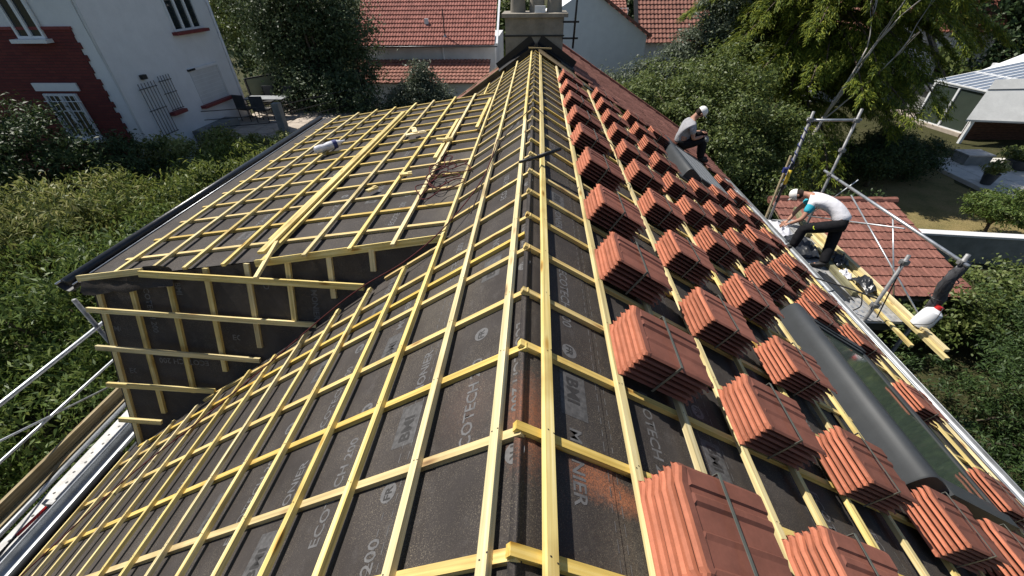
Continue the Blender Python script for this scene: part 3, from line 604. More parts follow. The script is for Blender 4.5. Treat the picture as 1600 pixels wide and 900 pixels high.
# ------------------------------------------------------------------ roof windows with shutter boxes
def roof_window(d0, d1, y0, y1, label, shut):
    rw = bpy.data.objects.new('roof_window', None); rw.matrix_basis = MX.Translation(SR(d0, y0, 0)); rw.empty_display_size = .2; COL.objects.link(rw); tag(rw, label, 'roof window', 'roof windows on the right slope')
    X, Yv, Zn = Xs, V((0, 1, 0)), nR
    P = lambda d, y, o: SR(d, y, o)
    pr = [(.03, -.05), (.03, .06), (.034, .10), (.042, .13), (.054, .152), (.072, .168), (.09, .175), (.105, .175), (.18, .166), (.25, .150), (.31, .132), (.34, .124), (.34, -.05)]
    m = MB(); k = len(pr)
    for y in (y0, y0+.012, y1-.012, y1):
        s_ = .97 if y in (y0, y1) else 1
        for (a_, h_) in pr: m.v.append(P(d0+.18+(a_-.18)*s_, y, h_*s_))
    for i in range(3):
        for j in range(k-1): m.f.append([i*k+j, i*k+j+1, (i+1)*k+j+1, (i+1)*k+j])
    m.f.append(list(range(k))[::-1]); m.f.append([3*k+j for j in range(k)])
    m.build('shutter_box', M['anth'], rw, auto=True)
    m = MB()
    for y in (y0+.02, y1-.02): m.box(P((d0+.34+d1)/2, y, .045), ((d1-d0-.34)/2, .045, .085), X, Yv, Zn)
    fr = m.build('side_rail', M['anth'], rw)
    MB().box(P(d1-.03, (y0+y1)/2, .05), (.045, (y1-y0)/2-.066, .06), X, Yv, Zn).build('bottom_rail', M['anth'], rw)
    if shut:
        MB().box(P((d0+.34+d1-.08)/2, (y0+y1)/2, .110), ((d1-d0-.42)/2, (y1-y0)/2-.067, .012), X, Yv, Zn).build('shutter', M['panel'], rw)
        for q in range(5): MB().box(P(d0+.42+.15*q, (y0+y1)/2, .1235), (.003, (y1-y0)/2-.07, .0015), X, Yv, Zn).build('shutter_slat', M['anth'], rw)
    else:
        gl = MB().box(P((d0+.34+d1-.08)/2, (y0+y1)/2, .095), ((d1-d0-.42)/2, (y1-y0)/2-.067, .008), X, Yv, Zn).build('pane', M['glass'], rw)
        m = MB()
        for y in (y0+.10, y1-.10): m.box(P((d0+.34+d1-.08)/2, y, .112), ((d1-d0-.42)/2, .018, .008), X, Yv, Zn)
        m.build('sash', M['anth'], rw)
    m = MB(); m.box(P(d0-.10, (y0+y1)/2, UO+.010), (.10, (y1-y0)/2+.06, .004), X, Yv, Zn); m.build('flashing_apron', M['blacksheet'], rw)
    m = MB()
    for y in (y0-.09, y1+.09): m.box(P((d0+d1)/2, y, -.02), ((d1-d0)/2+.1, .06, .012), X, Yv, Zn)
    m.build('side_flashing', M['black'], rw)
    return rw
roof_window(2.92, 4.10, 1.50, 3.28, 'large anthracite roof window with long rounded shutter box and bare glass', False)
roof_window(3.00, 4.20, 6.95, 8.85, 'roof window with closed grey shutter beside the sitting worker', True)

# ------------------------------------------------------------------ things lying on the roof
def cable(name, pts, r, mat, label, cat):
    P = [V(p) for p in pts]; out = []
    for i in range(len(P)-1):
        a, b_, c_, d_ = P[max(i-1, 0)], P[i], P[i+1], P[min(i+2, len(P)-1)]
        for k in range(6):
            t = k/6; out.append(.5*((2*b_) + (c_-a)*t + (2*a-5*b_+4*c_-d_)*t*t + (3*b_-a-3*c_+d_)*t**3))
    out.append(P[-1]); o = MB().tube(out, r, 6).build(name, mat, None, True); return tag(o, label, cat)
cable('safety_rope', [SL(.46, 4.6, .02), SL(.52, 3.6, .02), SL(.80, 2.95, .03), SL(1.16, 2.71, .03), SL(1.6, 2.65, .05), SL(2.02, 2.55, .04), SL(2.77, 2.2, .02), SL(3.4, 1.9, .02), SL(4.08, 1.62, .02), SL(4.7, 1.08, .02), SL(5.15, .7, .02)], .0055, M['rope'], 'thin dark red rope running from the coil down to the left eaves', 'rope')
cp = []
for k in range(46):
    t = k/45*2*pi*4.2; r_ = .16+.10*sin(k*1.7); cp.append(SD(.22+.20*cos(t)*r_/.2 + .05*sin(k*.9), 3.75 + .95*(k/45) + r_*1.5*sin(t)*.9, .012+.012*(k % 3)))
cable('rope_coil', cp, .0058, M['rope'], 'tangled dark red rope coil beside the dormer valley', 'rope')
cable('power_cable', [SL(.55, 2.9, .02), SL(.46, 4.2, .012), SL(.3, 4.7, .01), SL(.11, 4.95, .012), V((0, 5.0, .02)), SR(.12, 4.95, .014), SR(.4, 4.7, .01), SR(.62, 4.55, .05), SR(.75, 4.62, .20), SR(.92, 4.5, .2), SR(1.05, 4.2, .06)], .005, M['rope_k'], 'thin dark cable arching over the ridge to the tile bundles', 'cable')
hb = empty('pry_bar', (0.08, 3.38, .02), 'black pry bar lying across the ridge battens', 'tool')
MB().tube([(-.10, 3.24, .012), (.05, 3.36, .012)], [.012, .016], 8).build('shaft', M['iron'], hb, True)
MB().tube([(.05, 3.36, .014), (.24, 3.51, .03)], [.018, .015], 8).build('grip', M['black'], hb, True)
bt = empty('plastic_bottle', SD(2.27, 5.98, .02), 'clear crumpled plastic bottle with blue label on the dormer battens', 'bottle')
a_, b_ = SD(2.48, 5.80, .055), SD(2.10, 6.12, .055)
MB().lathe(a_, b_-a_, [(.02, 0), (.055, .02), (.06, .09), (.05, .15), (.06, .21), (.06, .30), (.05, .36), (.02, .42), (.018, .47)], 12).build('body', M['bag'], bt, auto=True)
MB().lathe(a_+(b_-a_).normalized()*.28, b_-a_, [(.062, 0), (.063, .01), (.063, .05), (.062, .06)], 12).build('wrapper', M['blue'], bt, auto=True)
for i, (e, y, o_, L, w_, ang) in enumerate([(.98, 6.0, .03, .30, .09, .6), (1.02, 6.1, .05, .22, .07, 1.9), (.72, 4.45, .0, .14, .07, .3), (1.02, 4.12, .0, .13, .06, 1.0), (.45, 5.5, .03, .22, .06, .1)]):
    m = MB(); m.box((0, 0, 0), (L/2, w_/2, .012)); m.box((L*.32, w_*.1, .016), (L*.16, w_*.3, .006)); o = m.build('wood_offcut', M['offcut']); o.matrix_basis = frame(SD(e, y, o_), V((cos(ang), sin(ang), 0)), nD)
    tag(o, ['long split pine offcut lying flat on the dormer roof', 'splintered pine offcut crossing another offcut on the dormer', 'small pale wood chip in the middle of the dormer roof', 'small wood chip nearer the camera on the dormer underlay', 'pine offcut lying along a batten near the valley'][i], 'offcut', 'wood offcuts on the dormer')
# ------------------------------------------------------------------ ground
def slabmesh(name, pts, z, mat, kind='structure'):
    b = MB(); b.poly([(x, y, z) for x, y in pts]); o = b.build(name, mat); o['kind'] = kind; return o
g = MB(); n_ = 41
for i in range(n_):
    for j in range(n_):
        f_ = lambda t: math.copysign(abs(t)**2.2, t)*600
        g.v.append(V((f_(-1+2*i/(n_-1)), 15+f_(-1+2*j/(n_-1)), G)))
for i in range(n_-1):
    for j in range(n_-1): k = i*n_+j; g.f.append([k, k+n_, k+n_+1, k+1])
o = g.build('ground', M['ground']); o['kind'] = 'structure'
slabmesh('lawn', [(9.4, 11.6), (16.5, 10.7), (22, 10.5), (22, 15), (17.2, 14.3), (17.0, 16.6), (19, 19.5), (15, 21), (9.0, 20)], G+.006, M['lawn'])

# ------------------------------------------------------------------ foliage
def unit(n):
    v = RNG.normal(size=(n, 3)); return v/np.linalg.norm(v, axis=1, keepdims=True)
def leaves_at(C, Nrm, ln, wd, droop=0.):
    n = len(C); r = unit(n); D = np.cross(Nrm, r); D /= np.linalg.norm(D, axis=1, keepdims=True)+1e-9
    D[:, 2] -= droop; D /= np.linalg.norm(D, axis=1, keepdims=True)+1e-9
    W = np.cross(Nrm, D); W /= np.linalg.norm(W, axis=1, keepdims=True)+1e-9
    s = RNG.uniform(.6, 1.3, (n, 1)); L = ln*s; Wd = wd*s; bend = Nrm*L*.12
    return np.stack([C-D*L*.5, C+W*Wd*.5+bend*.4-D*L*.05, C+D*L*.5-bend, C-W*Wd*.5+bend*.4-D*L*.05], 1)
def crown(name, blobs, nclump, per, ln, wd, mat, parent, droop=.3, cs=.35, shell=.5, zmin=G+.15):
    """leaf clumps spread through ellipsoids; blobs: (centre, radii)"""
    vol = np.array([b_[1][0]*b_[1][1]*b_[1][2] for b_ in blobs])**.67; pr = vol/vol.sum(); out = []
    for (c, r), p in zip(blobs, pr):
        k = max(6, int(nclump*p)); u = unit(k); rad = 1-(RNG.random((k, 1))**1.3)*shell
        lump = 1+.16*np.sin(u[:, :1]*7+c[0])*np.cos(u[:, 1:2]*6+c[1]) + RNG.uniform(-.10, .12, (k, 1))
        cc = np.array(c) + u*np.array(r)*rad*lump
        off = RNG.normal(size=(k, per, 3))*cs*RNG.uniform(.35, 1.2, (k, 1, 1)); off[:, :, 2] = off[:, :, 2]*.55 - np.abs(off[:, :, 0])*.25
        P = (cc[:, None, :]+off).reshape(-1, 3); Nn = np.repeat(u, per, 0)*.6 + unit(k*per)*.75 + np.array([0, 0, .55]); Nn /= np.linalg.norm(Nn, axis=1, keepdims=True)
        ok = P[:, 2] > zmin; out.append(leaves_at(P[ok], Nn[ok], ln, wd, droop))
    return quads_mesh(name, np.concatenate(out), mat, parent)
def limbs(name, base, tips, r0, mat, parent, wob=.25):
    m = MB(); base = V(base); top = V((sum(t[0] for t in tips)/len(tips), sum(t[1] for t in tips)/len(tips), min(t[2] for t in tips)*.6+base.z*.4))
    m.tube([base+V((0, 0, -.1)), base.lerp(top, .4)+V((random.uniform(-wob, wob)*.3, random.uniform(-wob, wob)*.3, 0)), top], [r0*1.25, r0, r0*.8], 8)
    for t in tips:
        t = V(t); a = base.lerp(top, random.uniform(.65, 1)); pts = [a]
        for k in (1, 2, 3): pts.append(a.lerp(t, k/3)+V((random.uniform(-wob, wob), random.uniform(-wob, wob), random.uniform(0, wob)))*(1 if k < 3 else .2))
        m.tube(pts, [r0*.6, r0*.42, r0*.28, r0*.08], 6)
    return m.build(name, mat, parent, True)
def tree(name, base, blobs, label, cat, leaf, nclump, per, ln, wd, r0=.12, droop=.3, cs=.35, bark='bark', group=None, shell=.5):
    t = empty(name, base, label, cat, group); tips = [(b_[0][0]+random.uniform(-.3, .3)*b_[1][0], b_[0][1]+random.uniform(-.3, .3)*b_[1][1], b_[0][2]+.35*b_[1][2]) for b_ in blobs]
    tips += [(b_[0][0]+random.uniform(-.7, .7)*b_[1][0], b_[0][1]+random.uniform(-.7, .7)*b_[1][1], b_[0][2]+random.uniform(-.2, .5)*b_[1][2]) for b_ in blobs for _ in range(2)]
    limbs('trunk', base, tips, r0, M[bark], t); crown('crown', blobs, nclump, per, ln, wd, M[leaf], t, droop, cs, shell); return t
# left side garden, seen from above
LG = 'trees in the left garden'
tree('laurel_tree', (-7.2, 3.2, G), [((-7.0, 3.4, -4.2), (1.9, 2.0, 1.2)), ((-6.7, 1.4, -4.7), (1.6, 1.6, 1.0)), ((-8.3, 2.2, -4.1), (1.5, 1.6, 1.1)), ((-9.6, 1.6, -4.3), (1.7, 1.8, 1.2)), ((-6.4, -.2, -4.9), (1.4, 1.5, .8))], 'broad laurel tree nearest the camera below the left scaffold rails', 'tree', 'leaf_l', 550, 92, .12, .032, .13, .7, 0.22, group=LG)
tree('laurel_tree', (-7.6, 6.0, G), [((-7.3, 5.6, -3.6), (2.0, 1.9, 1.3)), ((-9.0, 5.0, -3.7), (1.8, 1.7, 1.3)), ((-6.5, 7.2, -3.3), (1.5, 1.7, 1.2)), ((-10.4, 4.2, -4.0), (1.8, 1.7, 1.3))], 'tall laurel tree beside the lower corner of the dormer', 'tree', 'leaf_l', 550, 92, .12, .032, .13, .7, 0.22, group=LG)
tree('laurel_tree', (-8.2, 9.2, G), [((-8.0, 8.9, -3.45), (2.1, 1.9, 1.2)), ((-6.9, 10.4, -3.4), (1.7, 1.9, 1.1)), ((-9.8, 8.0, -3.5), (1.8, 1.7, 1.2)), ((-8.6, 11.2, -3.7), (1.7, 1.5, 1.1))], 'laurel tree along the dormer gutter below the white house', 'tree', 'leaf_b2', 550, 92, .125, .034, .13, .7, 0.22, group=LG)
tree('light_shrub', (-11.0, 6.8, G), [((-10.9, 6.6, -3.1), (1.6, 1.5, 1.2)), ((-12.2, 5.4, -3.1), (1.6, 1.5, 1.3)), ((-10.2, 8.0, -3.1), (1.3, 1.2, .9))], 'pale sunlit shrub with long light leaves at the left picture edge', 'shrub', 'leaf_b', 380, 84, .15, .032, .1, .7, 0.22, group=LG)
tree('dark_shrub', (-12.4, 9.6, G), [((-12.6, 9.5, -2.4), (1.5, 1.3, 1.5)), ((-11.5, 10.2, -3.0), (1.2, 1.1, 1.2)), ((-14.0, 8.9, -2.3), (1.6, 1.4, 1.6))], 'dark evergreen shrub in front of the brick wall', 'shrub', 'leaf_d', 400, 84, .11, .04, .1, .4, 0.22, group=LG)
tree('yellow_shrub', (-8.4, 13.6, G), [((-8.7, 13.4, -3.7), (1.2, 1.2, .9)), ((-7.6, 14.2, -3.9), (1.1, 1.2, .9)), ((-9.9, 13.0, -3.5), (1.1, 1.0, .8))], 'yellow green shrub at the far end of the dormer gutter', 'shrub', 'leaf_b', 240, 75, .11, .04, .08, .4, 0.18, group=LG)
tree('climbing_vine', (-10.9, 11.9, G), [((-10.9, 11.8, -3.2), (1.3, .8, .75)), ((-9.9, 12.8, -3.1), (.9, .7, .5))], 'bright vine spreading in front of the white wall', 'vine', 'leaf_b', 150, 75, .11, .05, .06, .5, 0.17, group=LG)
# behind
tree('broadleaf_tree', (-10.0, 20.3, G), [((-9.9, 20.4, -.6), (1.9, 1.7, 2.0)), ((-8.8, 20.4, -2.0), (1.7, 1.6, 1.5)), ((-11.0, 20.0, -2.0), (1.4, 1.5, 1.4)), ((-9.4, 20.2, 1.0), (1.7, 1.6, 1.6)), ((-8.2, 20.4, -.4), (1.2, 1.3, 1.2)), ((-11.4, 20.4, .2), (1.3, 1.4, 1.6)), ((-9.6, 18.3, -2.6), (1.2, .8, 1.0)), ((-8.2, 18.2, -3.0), (1.2, .8, 1.1)), ((-7.0, 18.3, -3.6), (1.0, .8, .9))], 'tall dark broadleaf tree left of the red tiled house', 'tree', 'leaf_t', 1200, 46, .14, .07, .18, .3, .32)
tree('broadleaf_tree', (-4.9, 19.0, G), [((-4.9, 19.0, -2.9), (1.0, .9, 1.0)), ((-4.1, 18.9, -3.2), (.7, .8, .8)), ((-5.9, 18.9, -3.3), (.8, .8, .8)), ((-4.9, 19.0, -2.0), (.5, .5, .6))], 'small grey green tree below the red tiled house wall', 'tree', 'leaf_s', 480, 36, .12, .05, .09, .3, .2)
tree('broadleaf_tree', (-14.0, 25.5, G), [((-14.4, 25.2, -.2), (2.6, 2.2, 2.4)), ((-12.4, 25.5, -1.6), (2.2, 2.0, 2.0)), ((-16.2, 25.6, .6), (2.4, 2.2, 2.2)), ((-13.0, 27.0, .8), (2.4, 2.2, 2.0))], 'light green tree behind the terrace and white house corner', 'tree', 'leaf_m', 800, 44, .16, .075, .18, .3, .36)
RG = 'trees in the right gardens'
tree('broadleaf_tree', (6.6, 14.9, G), [((6.0, 14.7, -2.75), (1.9, 1.7, 1.4)), ((7.6, 14.3, -3.5), (1.6, 1.5, 1.5)), ((4.4, 16.0, -2.5), (1.7, 1.5, 1.2)), ((6.4, 16.0, -1.9), (1.8, 1.6, 1.2)), ((7.4, 12.9, -4.6), (1.2, 1.1, 1.0)), ((5.6, 13.4, -3.6), (1.3, 1.3, 1.2))], 'wide leafy tree behind the sitting worker', 'tree', 'leaf_m', 650, 105, .115, .052, .16, .3, 0.26, group=RG)
tree('broadleaf_tree', (5.4, 20.6, G), [((5.6, 20.6, -2.5), (1.9, 1.4, 1.0)), ((7.2, 20.8, -1.9), (1.4, 1.3, 1.5)), ((7.6, 20.4, -.5), (1.1, 1.2, 1.5)), ((3.6, 20.6, -3.0), (1.3, 1.1, .9))], 'dusty green trees massed below the white gable wall', 'tree', 'leaf_s', 400, 84, .14, .06, .15, .3, 0.28, group=RG)
tree('garden_tree', (13.3, 16.2, G), [((13.0, 16.2, -4.3), (1.0, 1.0, .75)), ((13.7, 16.4, -4.15), (.9, .9, .75)), ((12.5, 16.0, -4.6), (.7, .8, .6))], 'open feathery tree at the far edge of the lawn', 'tree', 'leaf_d', 210, 84, .11, .035, .08, .3, 0.20, group=RG)
tree('garden_shrub', (15.2, 16.8, G), [((15.0, 16.8, -4.75), (.9, .9, .8)), ((15.8, 17.4, -4.85), (.9, .9, .75)), ((14.6, 17.8, -4.6), (.9, .9, .9))], 'dark rounded shrub beside the pale terrace slab', 'shrub', 'leaf_d', 210, 84, .10, .035, .08, .3, 0.18, group=RG)
tree('garden_shrub', (14.3, 12.1, G), [((14.6, 12.6, -4.5), (.75, .6, .42)), ((14.0, 12.4, -4.55), (.55, .5, .38)), ((15.2, 12.5, -4.62), (.55, .5, .34)), ((14.6, 12.1, -4.75), (.6, .5, .3))], 'small flat topped tree with bare stems on the dry lawn', 'shrub', 'leaf_l', 130, 71, .09, .03, .05, .3, 0.12, group=RG)
tree('conifer_hedge', (9.8, 4.5, G), [((9.0, 4.2, -4.3), (1.5, 1.6, 1.2)), ((10.4, 5.6, -4.2), (1.6, 1.6, 1.2)), ((8.4, 2.6, -4.5), (1.4, 1.5, 1.1)), ((10.2, 3.2, -4.1), (1.7, 1.7, 1.3)), ((12.0, 6.4, -4.3), (1.6, 1.6, 1.2)), ((7.6, 4.8, -5.0), (1.0, 1.3, .7)), ((12.0, 4.4, -4.2), (1.6, 1.7, 1.3))], 'dense dark conifer hedge below the right eaves', 'hedge', 'leaf_h', 1000, 113, .085, .022, .12, .1, 0.18, group=RG, shell=.35)
tree('leafy_shrub', (11.2, 8.2, G), [((10.9, 8.1, -4.75), (1.1, .9, .7)), ((12.6, 8.2, -4.8), (1.2, .9, .7)), ((9.9, 7.4, -5.0), (.8, .8, .6)), ((9.3, 7.2, -4.5), (.8, .6, .45)), ((8.2, 6.9, -4.8), (.7, .5, .4))], 'yellowish leafy shrub between garden wall and hedge', 'shrub', 'leaf_m', 180, 75, .10, .05, .07, .4, 0.17, group=RG)
tree('ivy_bush', (8.2, 12.2, G), [((8.0, 12.2, -5.0), (.9, .7, .55)), ((9.4, 12.4, -4.9), (1.0, .7, .6)), ((10.6, 12.8, -5.0), (1.0, .7, .5))], 'dark ivy bush behind the garage roof', 'bush', 'leaf_d', 180, 75, .10, .05, .07, .3, 0.18, group=RG)
# drooping cedar
CX, CY = 11.8, 20.9
ced = empty('cedar_tree', (CX, CY, G), 'large drooping cedar with yellow green boughs', 'tree', RG)
m = MB(); m.tube([(CX, CY, G), (CX-.1, CY, -2), (CX, CY+.1, 2), (CX+.1, CY+.1, 6.5)], [.42, .34, .24, .06], 10)
out = []; NB = 250
for k in range(NB):
    z0 = -3.6 + 7.4*(k/NB)**.85 + random.uniform(-.3, .3); az = k*2.39996 + random.uniform(-.35, .35); L = (6.4-.40*max(0, z0+1.5))*random.uniform(.55, 1.08); L = max(1.4, L)
    if sin(az) > .5: L *= .6
    if cos(az) > .2 and z0 < -.6: L *= .62
    o_ = np.array((CX, CY, z0)); dr = np.array((cos(az), sin(az), 0)); sd = np.array((-sin(az), cos(az), 0)); a1, a2 = random.uniform(.16, .34), random.uniform(.42, .60)
    pth = lambda t: o_ + dr*(L*t)[..., None] + sd*(np.sin(t*3+k)*.15)[..., None] + np.array([0, 0, 1.])*(L*(a1*t - a2*t*t))[..., None]
    tt = np.linspace(0, 1, 9); m.tube([V(p) for p in pth(tt)], [.06*(1-i/9.5)+.008 for i in range(9)], 5)
    nt = int(30*L/4); t0 = RNG.uniform(.2, 1.0, nt*2)**.85; sg = np.where(np.arange(nt*2) % 2 == 0, 1., -1.)
    bp = pth(t0); tl = (.34*L*np.clip(1.12-t0, .12, 1)**.9*RNG.uniform(.6, 1.15, nt*2)); td = dr*RNG.uniform(.7, 1.1, (nt*2, 1)) + sd*(sg*RNG.uniform(.45, .95, nt*2))[:, None]
    q = 38; u = (RNG.random((nt*2, q))**.9)
    P = bp[:, None, :] + td[:, None, :]*(tl[:, None]*u)[..., None]; P[..., 2] += tl[:, None]*(.10*u - .55*u*u) - RNG.random((nt*2, q))**3*.16; P += RNG.normal(size=P.shape)*.025
    P = P.reshape(-1, 3); n = len(P); TD = np.repeat(td, q, 0); uu = u.reshape(-1, 1)
    D = TD + unit(n)*.75; D[:, 2] += (-.15 - .9*uu[:, 0]); D /= np.linalg.norm(D, axis=1, keepdims=True)
    W = np.cross(D, np.array([0, 0, 1.])[None] + .6*unit(n)); W /= np.linalg.norm(W, axis=1, keepdims=True)+1e-9; l = RNG.uniform(.09, .21, (n, 1)); wd = .004+l*.065
    out.append(np.stack([P, P+D*l*.45+W*wd, P+D*l, P+D*l*.45-W*wd], 1))
m.build('trunk', M['bark'], ced, True); quads_mesh('crown', np.concatenate(out), M['leaf_c'], ced)
# bare pale tree in front of the cedar
bt_ = empty('bare_tree', (10.1, 16.0, G), 'bare dead tree with pale forked stems in front of the cedar', 'tree', RG)
m = MB()
def fork(p, d, L, r, lev):
    q = p; pts = [p]
    for i in range(4): q = q + d*L/4 + V((random.uniform(-.05, .05), random.uniform(-.05, .05), 0)); pts.append(q)
    m.tube(pts, [r, r*.88, r*.75, r*.62, r*.5], 6)
    if lev:
        for s_ in range(2 if lev > 1 else 3):
            dd = (d + V((random.uniform(-.45, .45), random.uniform(-.35, .35), random.uniform(-.1, .25)))).normalized(); fork(pts[random.randint(2, 4)], dd, L*random.uniform(.5, .75), r*.5, lev-1)
m.tube([(10.1, 16, G), (10.22, 16, -4.2), (10.40, 16, -2.9)], [.075, .065, .055], 8)
fork(V((10.40, 16, -2.9)), V((.19, 0, 1)).normalized(), 2.2, .04, 2); fork(V((10.40, 16, -2.9)), V((.36, .05, 1)).normalized(), 3.2, .045, 3); fork(V((10.36, 16, -3.1)), V((.60, .0, .9)).normalized(), 2.6, .032, 2)
m.build('trunk', M['bark_pale'], bt_, True)
# far trees that close the view
for i, (x, y, r_, h_, lf, lb) in enumerate([(31, 36, 4.5, 8, 'leaf_d', 'dark tree beyond the orange roof on the far right'), (37, 33, 4.5, 8.5, 'leaf_t', 'tall tree at the upper right picture corner'), (26, 33, 2.4, 3.2, 'leaf_m', 'bright low tree right of the white gabled house'), (9, 42, 4, 7.5, 'leaf_t', 'tree far behind the white gable roof'), (-3, 44, 4, 8, 'leaf_m', 'tree glimpsed behind the chimney'), (-19, 34, 5, 9, 'leaf_t', 'tall tree far behind the terrace'), (16, 38, 4.5, 9, 'leaf_d', 'dark tree behind the cedar on the left'), (22, 42, 4.5, 9, 'leaf_t', 'dark tree far behind the white gabled house')]):
    tree('far_tree', (x, y, G), [((x, y, G+h_*.6), (r_*.7, r_*.7, h_*.38)), ((x-r_*.5, y, G+h_*.45), (r_*.5, r_*.5, h_*.3)), ((x+r_*.5, y-.5, G+h_*.45), (r_*.55, r_*.5, h_*.3)), ((x, y-r_*.4, G+h_*.35), (r_*.6, r_*.5, h_*.28))], lb, 'tree', lf, 420, 30, .34, .17, .2, .3, .5, group='far trees')

# ------------------------------------------------------------------ neighbouring houses
def win(parent, o, X, Zu, Nn, w_, h_, depth=.12, mull=1, bars=(.62,), mat='glass_dark', sill=None, sillm='sillred', fr='whitepaint', sill_w=.12):
    """a window in a wall: o = lower left corner, X along wall, Zu up, Nn outward"""
    o, X, Zu, Nn = V(o), V(X), V(Zu), V(Nn); c = o+X*w_/2+Zu*h_/2
    f = MB(); t = .06
    f.box(c-X*(w_/2-t/2)+Nn*.02, (t/2, .035, h_/2), X, Nn, Zu); f.box(c+X*(w_/2-t/2)+Nn*.02, (t/2, .035, h_/2), X, Nn, Zu)
    f.box(c-Zu*(h_/2-t/2)+Nn*.021, (w_/2-t, .034, t/2), X, Nn, Zu); f.box(c+Zu*(h_/2-t/2)+Nn*.021, (w_/2-t, .034, t/2), X, Nn, Zu)
    for k in range(mull): f.box(o+X*w_*(k+1)/(mull+1)+Zu*h_/2+Nn*.024, (.045, .036, h_/2-t), X, Nn, Zu)
    for q in bars: f.box(o+X*w_/2+Zu*h_*q+Nn*.012, (w_/2-t, .03, .012), X, Nn, Zu)
    wo = f.build('window', M[fr], parent)
    for k in range(mull+1):
        ww = w_/(mull+1); MB().box(o+X*(ww*(k+.5))+Zu*h_/2+Nn*.006, (ww/2-.04, .004, h_/2-t), X, Nn, Zu).build('pane', M[mat], wo)
    if sill: MB().box(o+X*w_/2-Zu*.05+Nn*.09, (w_/2+sill_w, .11, .045), X, Nn, Zu).build('sill', M[sillm], wo)
    return wo
def wall_prism(name, pts, y0, y1, mat, parent):
    b = MB(); n = len(pts)
    for y in (y0, y1):
        for (x, z) in pts: b.v.append(V((x, y, z)))
    b.f += [list(range(n)), list(range(2*n-1, n-1, -1))] + [[i, n+i, n+(i+1) % n, (i+1) % n] for i in range(n)]; return b.build(name, mat, parent)
# white house with brick base, left
wh = empty('white_house', (-15, 14.8, G), 'white rendered house with dark red brick corner wall and barred windows', 'house')
XF, YF, YB = -12.0, 12.2, 17.45
MB().bb((-20, YF, G), (XF, YB, 3.2)).build('wall', M['render'], wh)
b = MB(); ztop = .22; zs = []; z = ztop; k = 0
while z > G:
    ext = .37+.05*(k % 2)+random.uniform(-.02, .05); h_ = .15; x1 = XF-ext; b.box(((-20+x1)/2, YF-.018, z-h_/2), ((x1+20)/2, .018, h_/2-.0005)); z -= h_; k += 1
b.build('brick_facing', M['brick'], wh)
MB().bb((-20, YF-.06, .22), (XF-.36, YF, .29)).build('brick_course', M['sillred'], wh)
win(wh, (-13.95, YF-.04, .02), (1, 0, 0), (0, 0, 1), (0, -1, 0), .78, 1.5, mull=1, sill=True, sillm='whitepaint')
win(wh, (-14.30, YF-.04, -2.6), (1, 0, 0), (0, 0, 1), (0, -1, 0), 1.0, 1.25, mull=1, sill=True, sillm='whitepaint')
MB().bb((-14.46, YF-.08, -1.28), (-13.12, YF-.036, -1.07)).build('lintel', M['whitepaint'], wh)
m = MB()
for k in range(7): m.tube([(-14.25+.15*k, YF-.13, -2.6), (-14.25+.15*k, YF-.13, -1.35)], .012, 6)
m.tube([(-14.35, YF-.13, -1.55), (-13.2, YF-.13, -1.55)], .012, 6); m.build('window_grille', M['whitepaint'], wh)
MB().bb((-20.6, YF-.3, 3.2), (XF+.3, YB+.3, 3.45)).build('roof', M['tile_far'], wh)
m = MB(); m.tube([(XF+.03, YF+.16, 3.2), (XF+.035, YF+.03, .2), (XF+.03, YF-.02, -2.4), (XF+.03, YF+.0, -5.4)], .03, 8); m.build('drain_pipe', M['render2'], wh, True)
m = MB(); m.tube([(XF+.05, YB-.02, 3.2), (XF+.05, YB-.02, -5.4)], .045, 8); m.build('drain_pipe', M['render'], wh, True)
win(wh, (XF+.0, 16.66, -.12), (0, -1, 0), (0, 0, 1), (1, 0, 0), 1.38, 1.45, mull=2, bars=(.6,), sill=True)
# closed roller shutter
sh = MB().bb((XF, 15.16, -2.36), (XF+.012, 16.62, -1.28)).build('shutter', M['render2'], wh)
for q in range(8): MB().bb((XF+.012, 15.18, -2.30+.12*q), (XF+.016, 16.6, -2.292+.12*q)).build('slat', M['whitepaint'], sh)
MB().bb((XF, 15.1, -1.28), (XF+.05, 16.7, -1.20)).build('lintel', M['render'], wh); MB().bb((XF, 15.1, -1.275), (XF+.053, 15.45, -1.21)).build('shutter_slot', M['iron'], wh)
MB().bb((XF, 16.62, -2.36), (XF+.03, 16.70, -1.2)).build('reveal', M['render2'], wh)
MB().bb((XF, 15.0, -2.45), (XF+.20, 16.75, -2.36)).build('sill', M['sillred'], wh)
def grille(y0, y1, z0, z1, n):
    m = MB()
    for k in range(n): y = y0+(y1-y0)*k/(n-1); m.tube([(XF+.12, y, z0), (XF+.12, y, z1+.1)], .011, 5)
    for z in (z0+.02, (z0+z1)/2+.05, z1-.05): m.tube([(XF+.12, y0-.05, z), (XF+.12, y1+.05, z)], .012, 5)
    m.build('window_grille', M['iron'], wh); MB().bb((XF, y0+.04, z0+.04), (XF+.01, y1-.04, z1-.02)).build('shutter', M['render'], wh)
grille(12.78, 13.40, -2.75, -1.33, 6); grille(13.62, 14.08, -2.18, -1.26, 5)
MB().bb((XF, 13.55, -2.32), (XF+.18, 14.15, -2.22)).build('sill', M['sillred'], wh)
lampm = MB().bb((XF, 13.10, -1.16), (XF+.10, 13.28, -1.04)); lampm.build('wall_lamp', M['iron'], wh)
m = MB(); m.tube([(XF+.1, 12.0, -2.75), (XF+.35, 12.25, -2.85), (XF+.35, 12.9, -2.95)], .03, 6); m.build('pipe', M['iron'], wh, True)
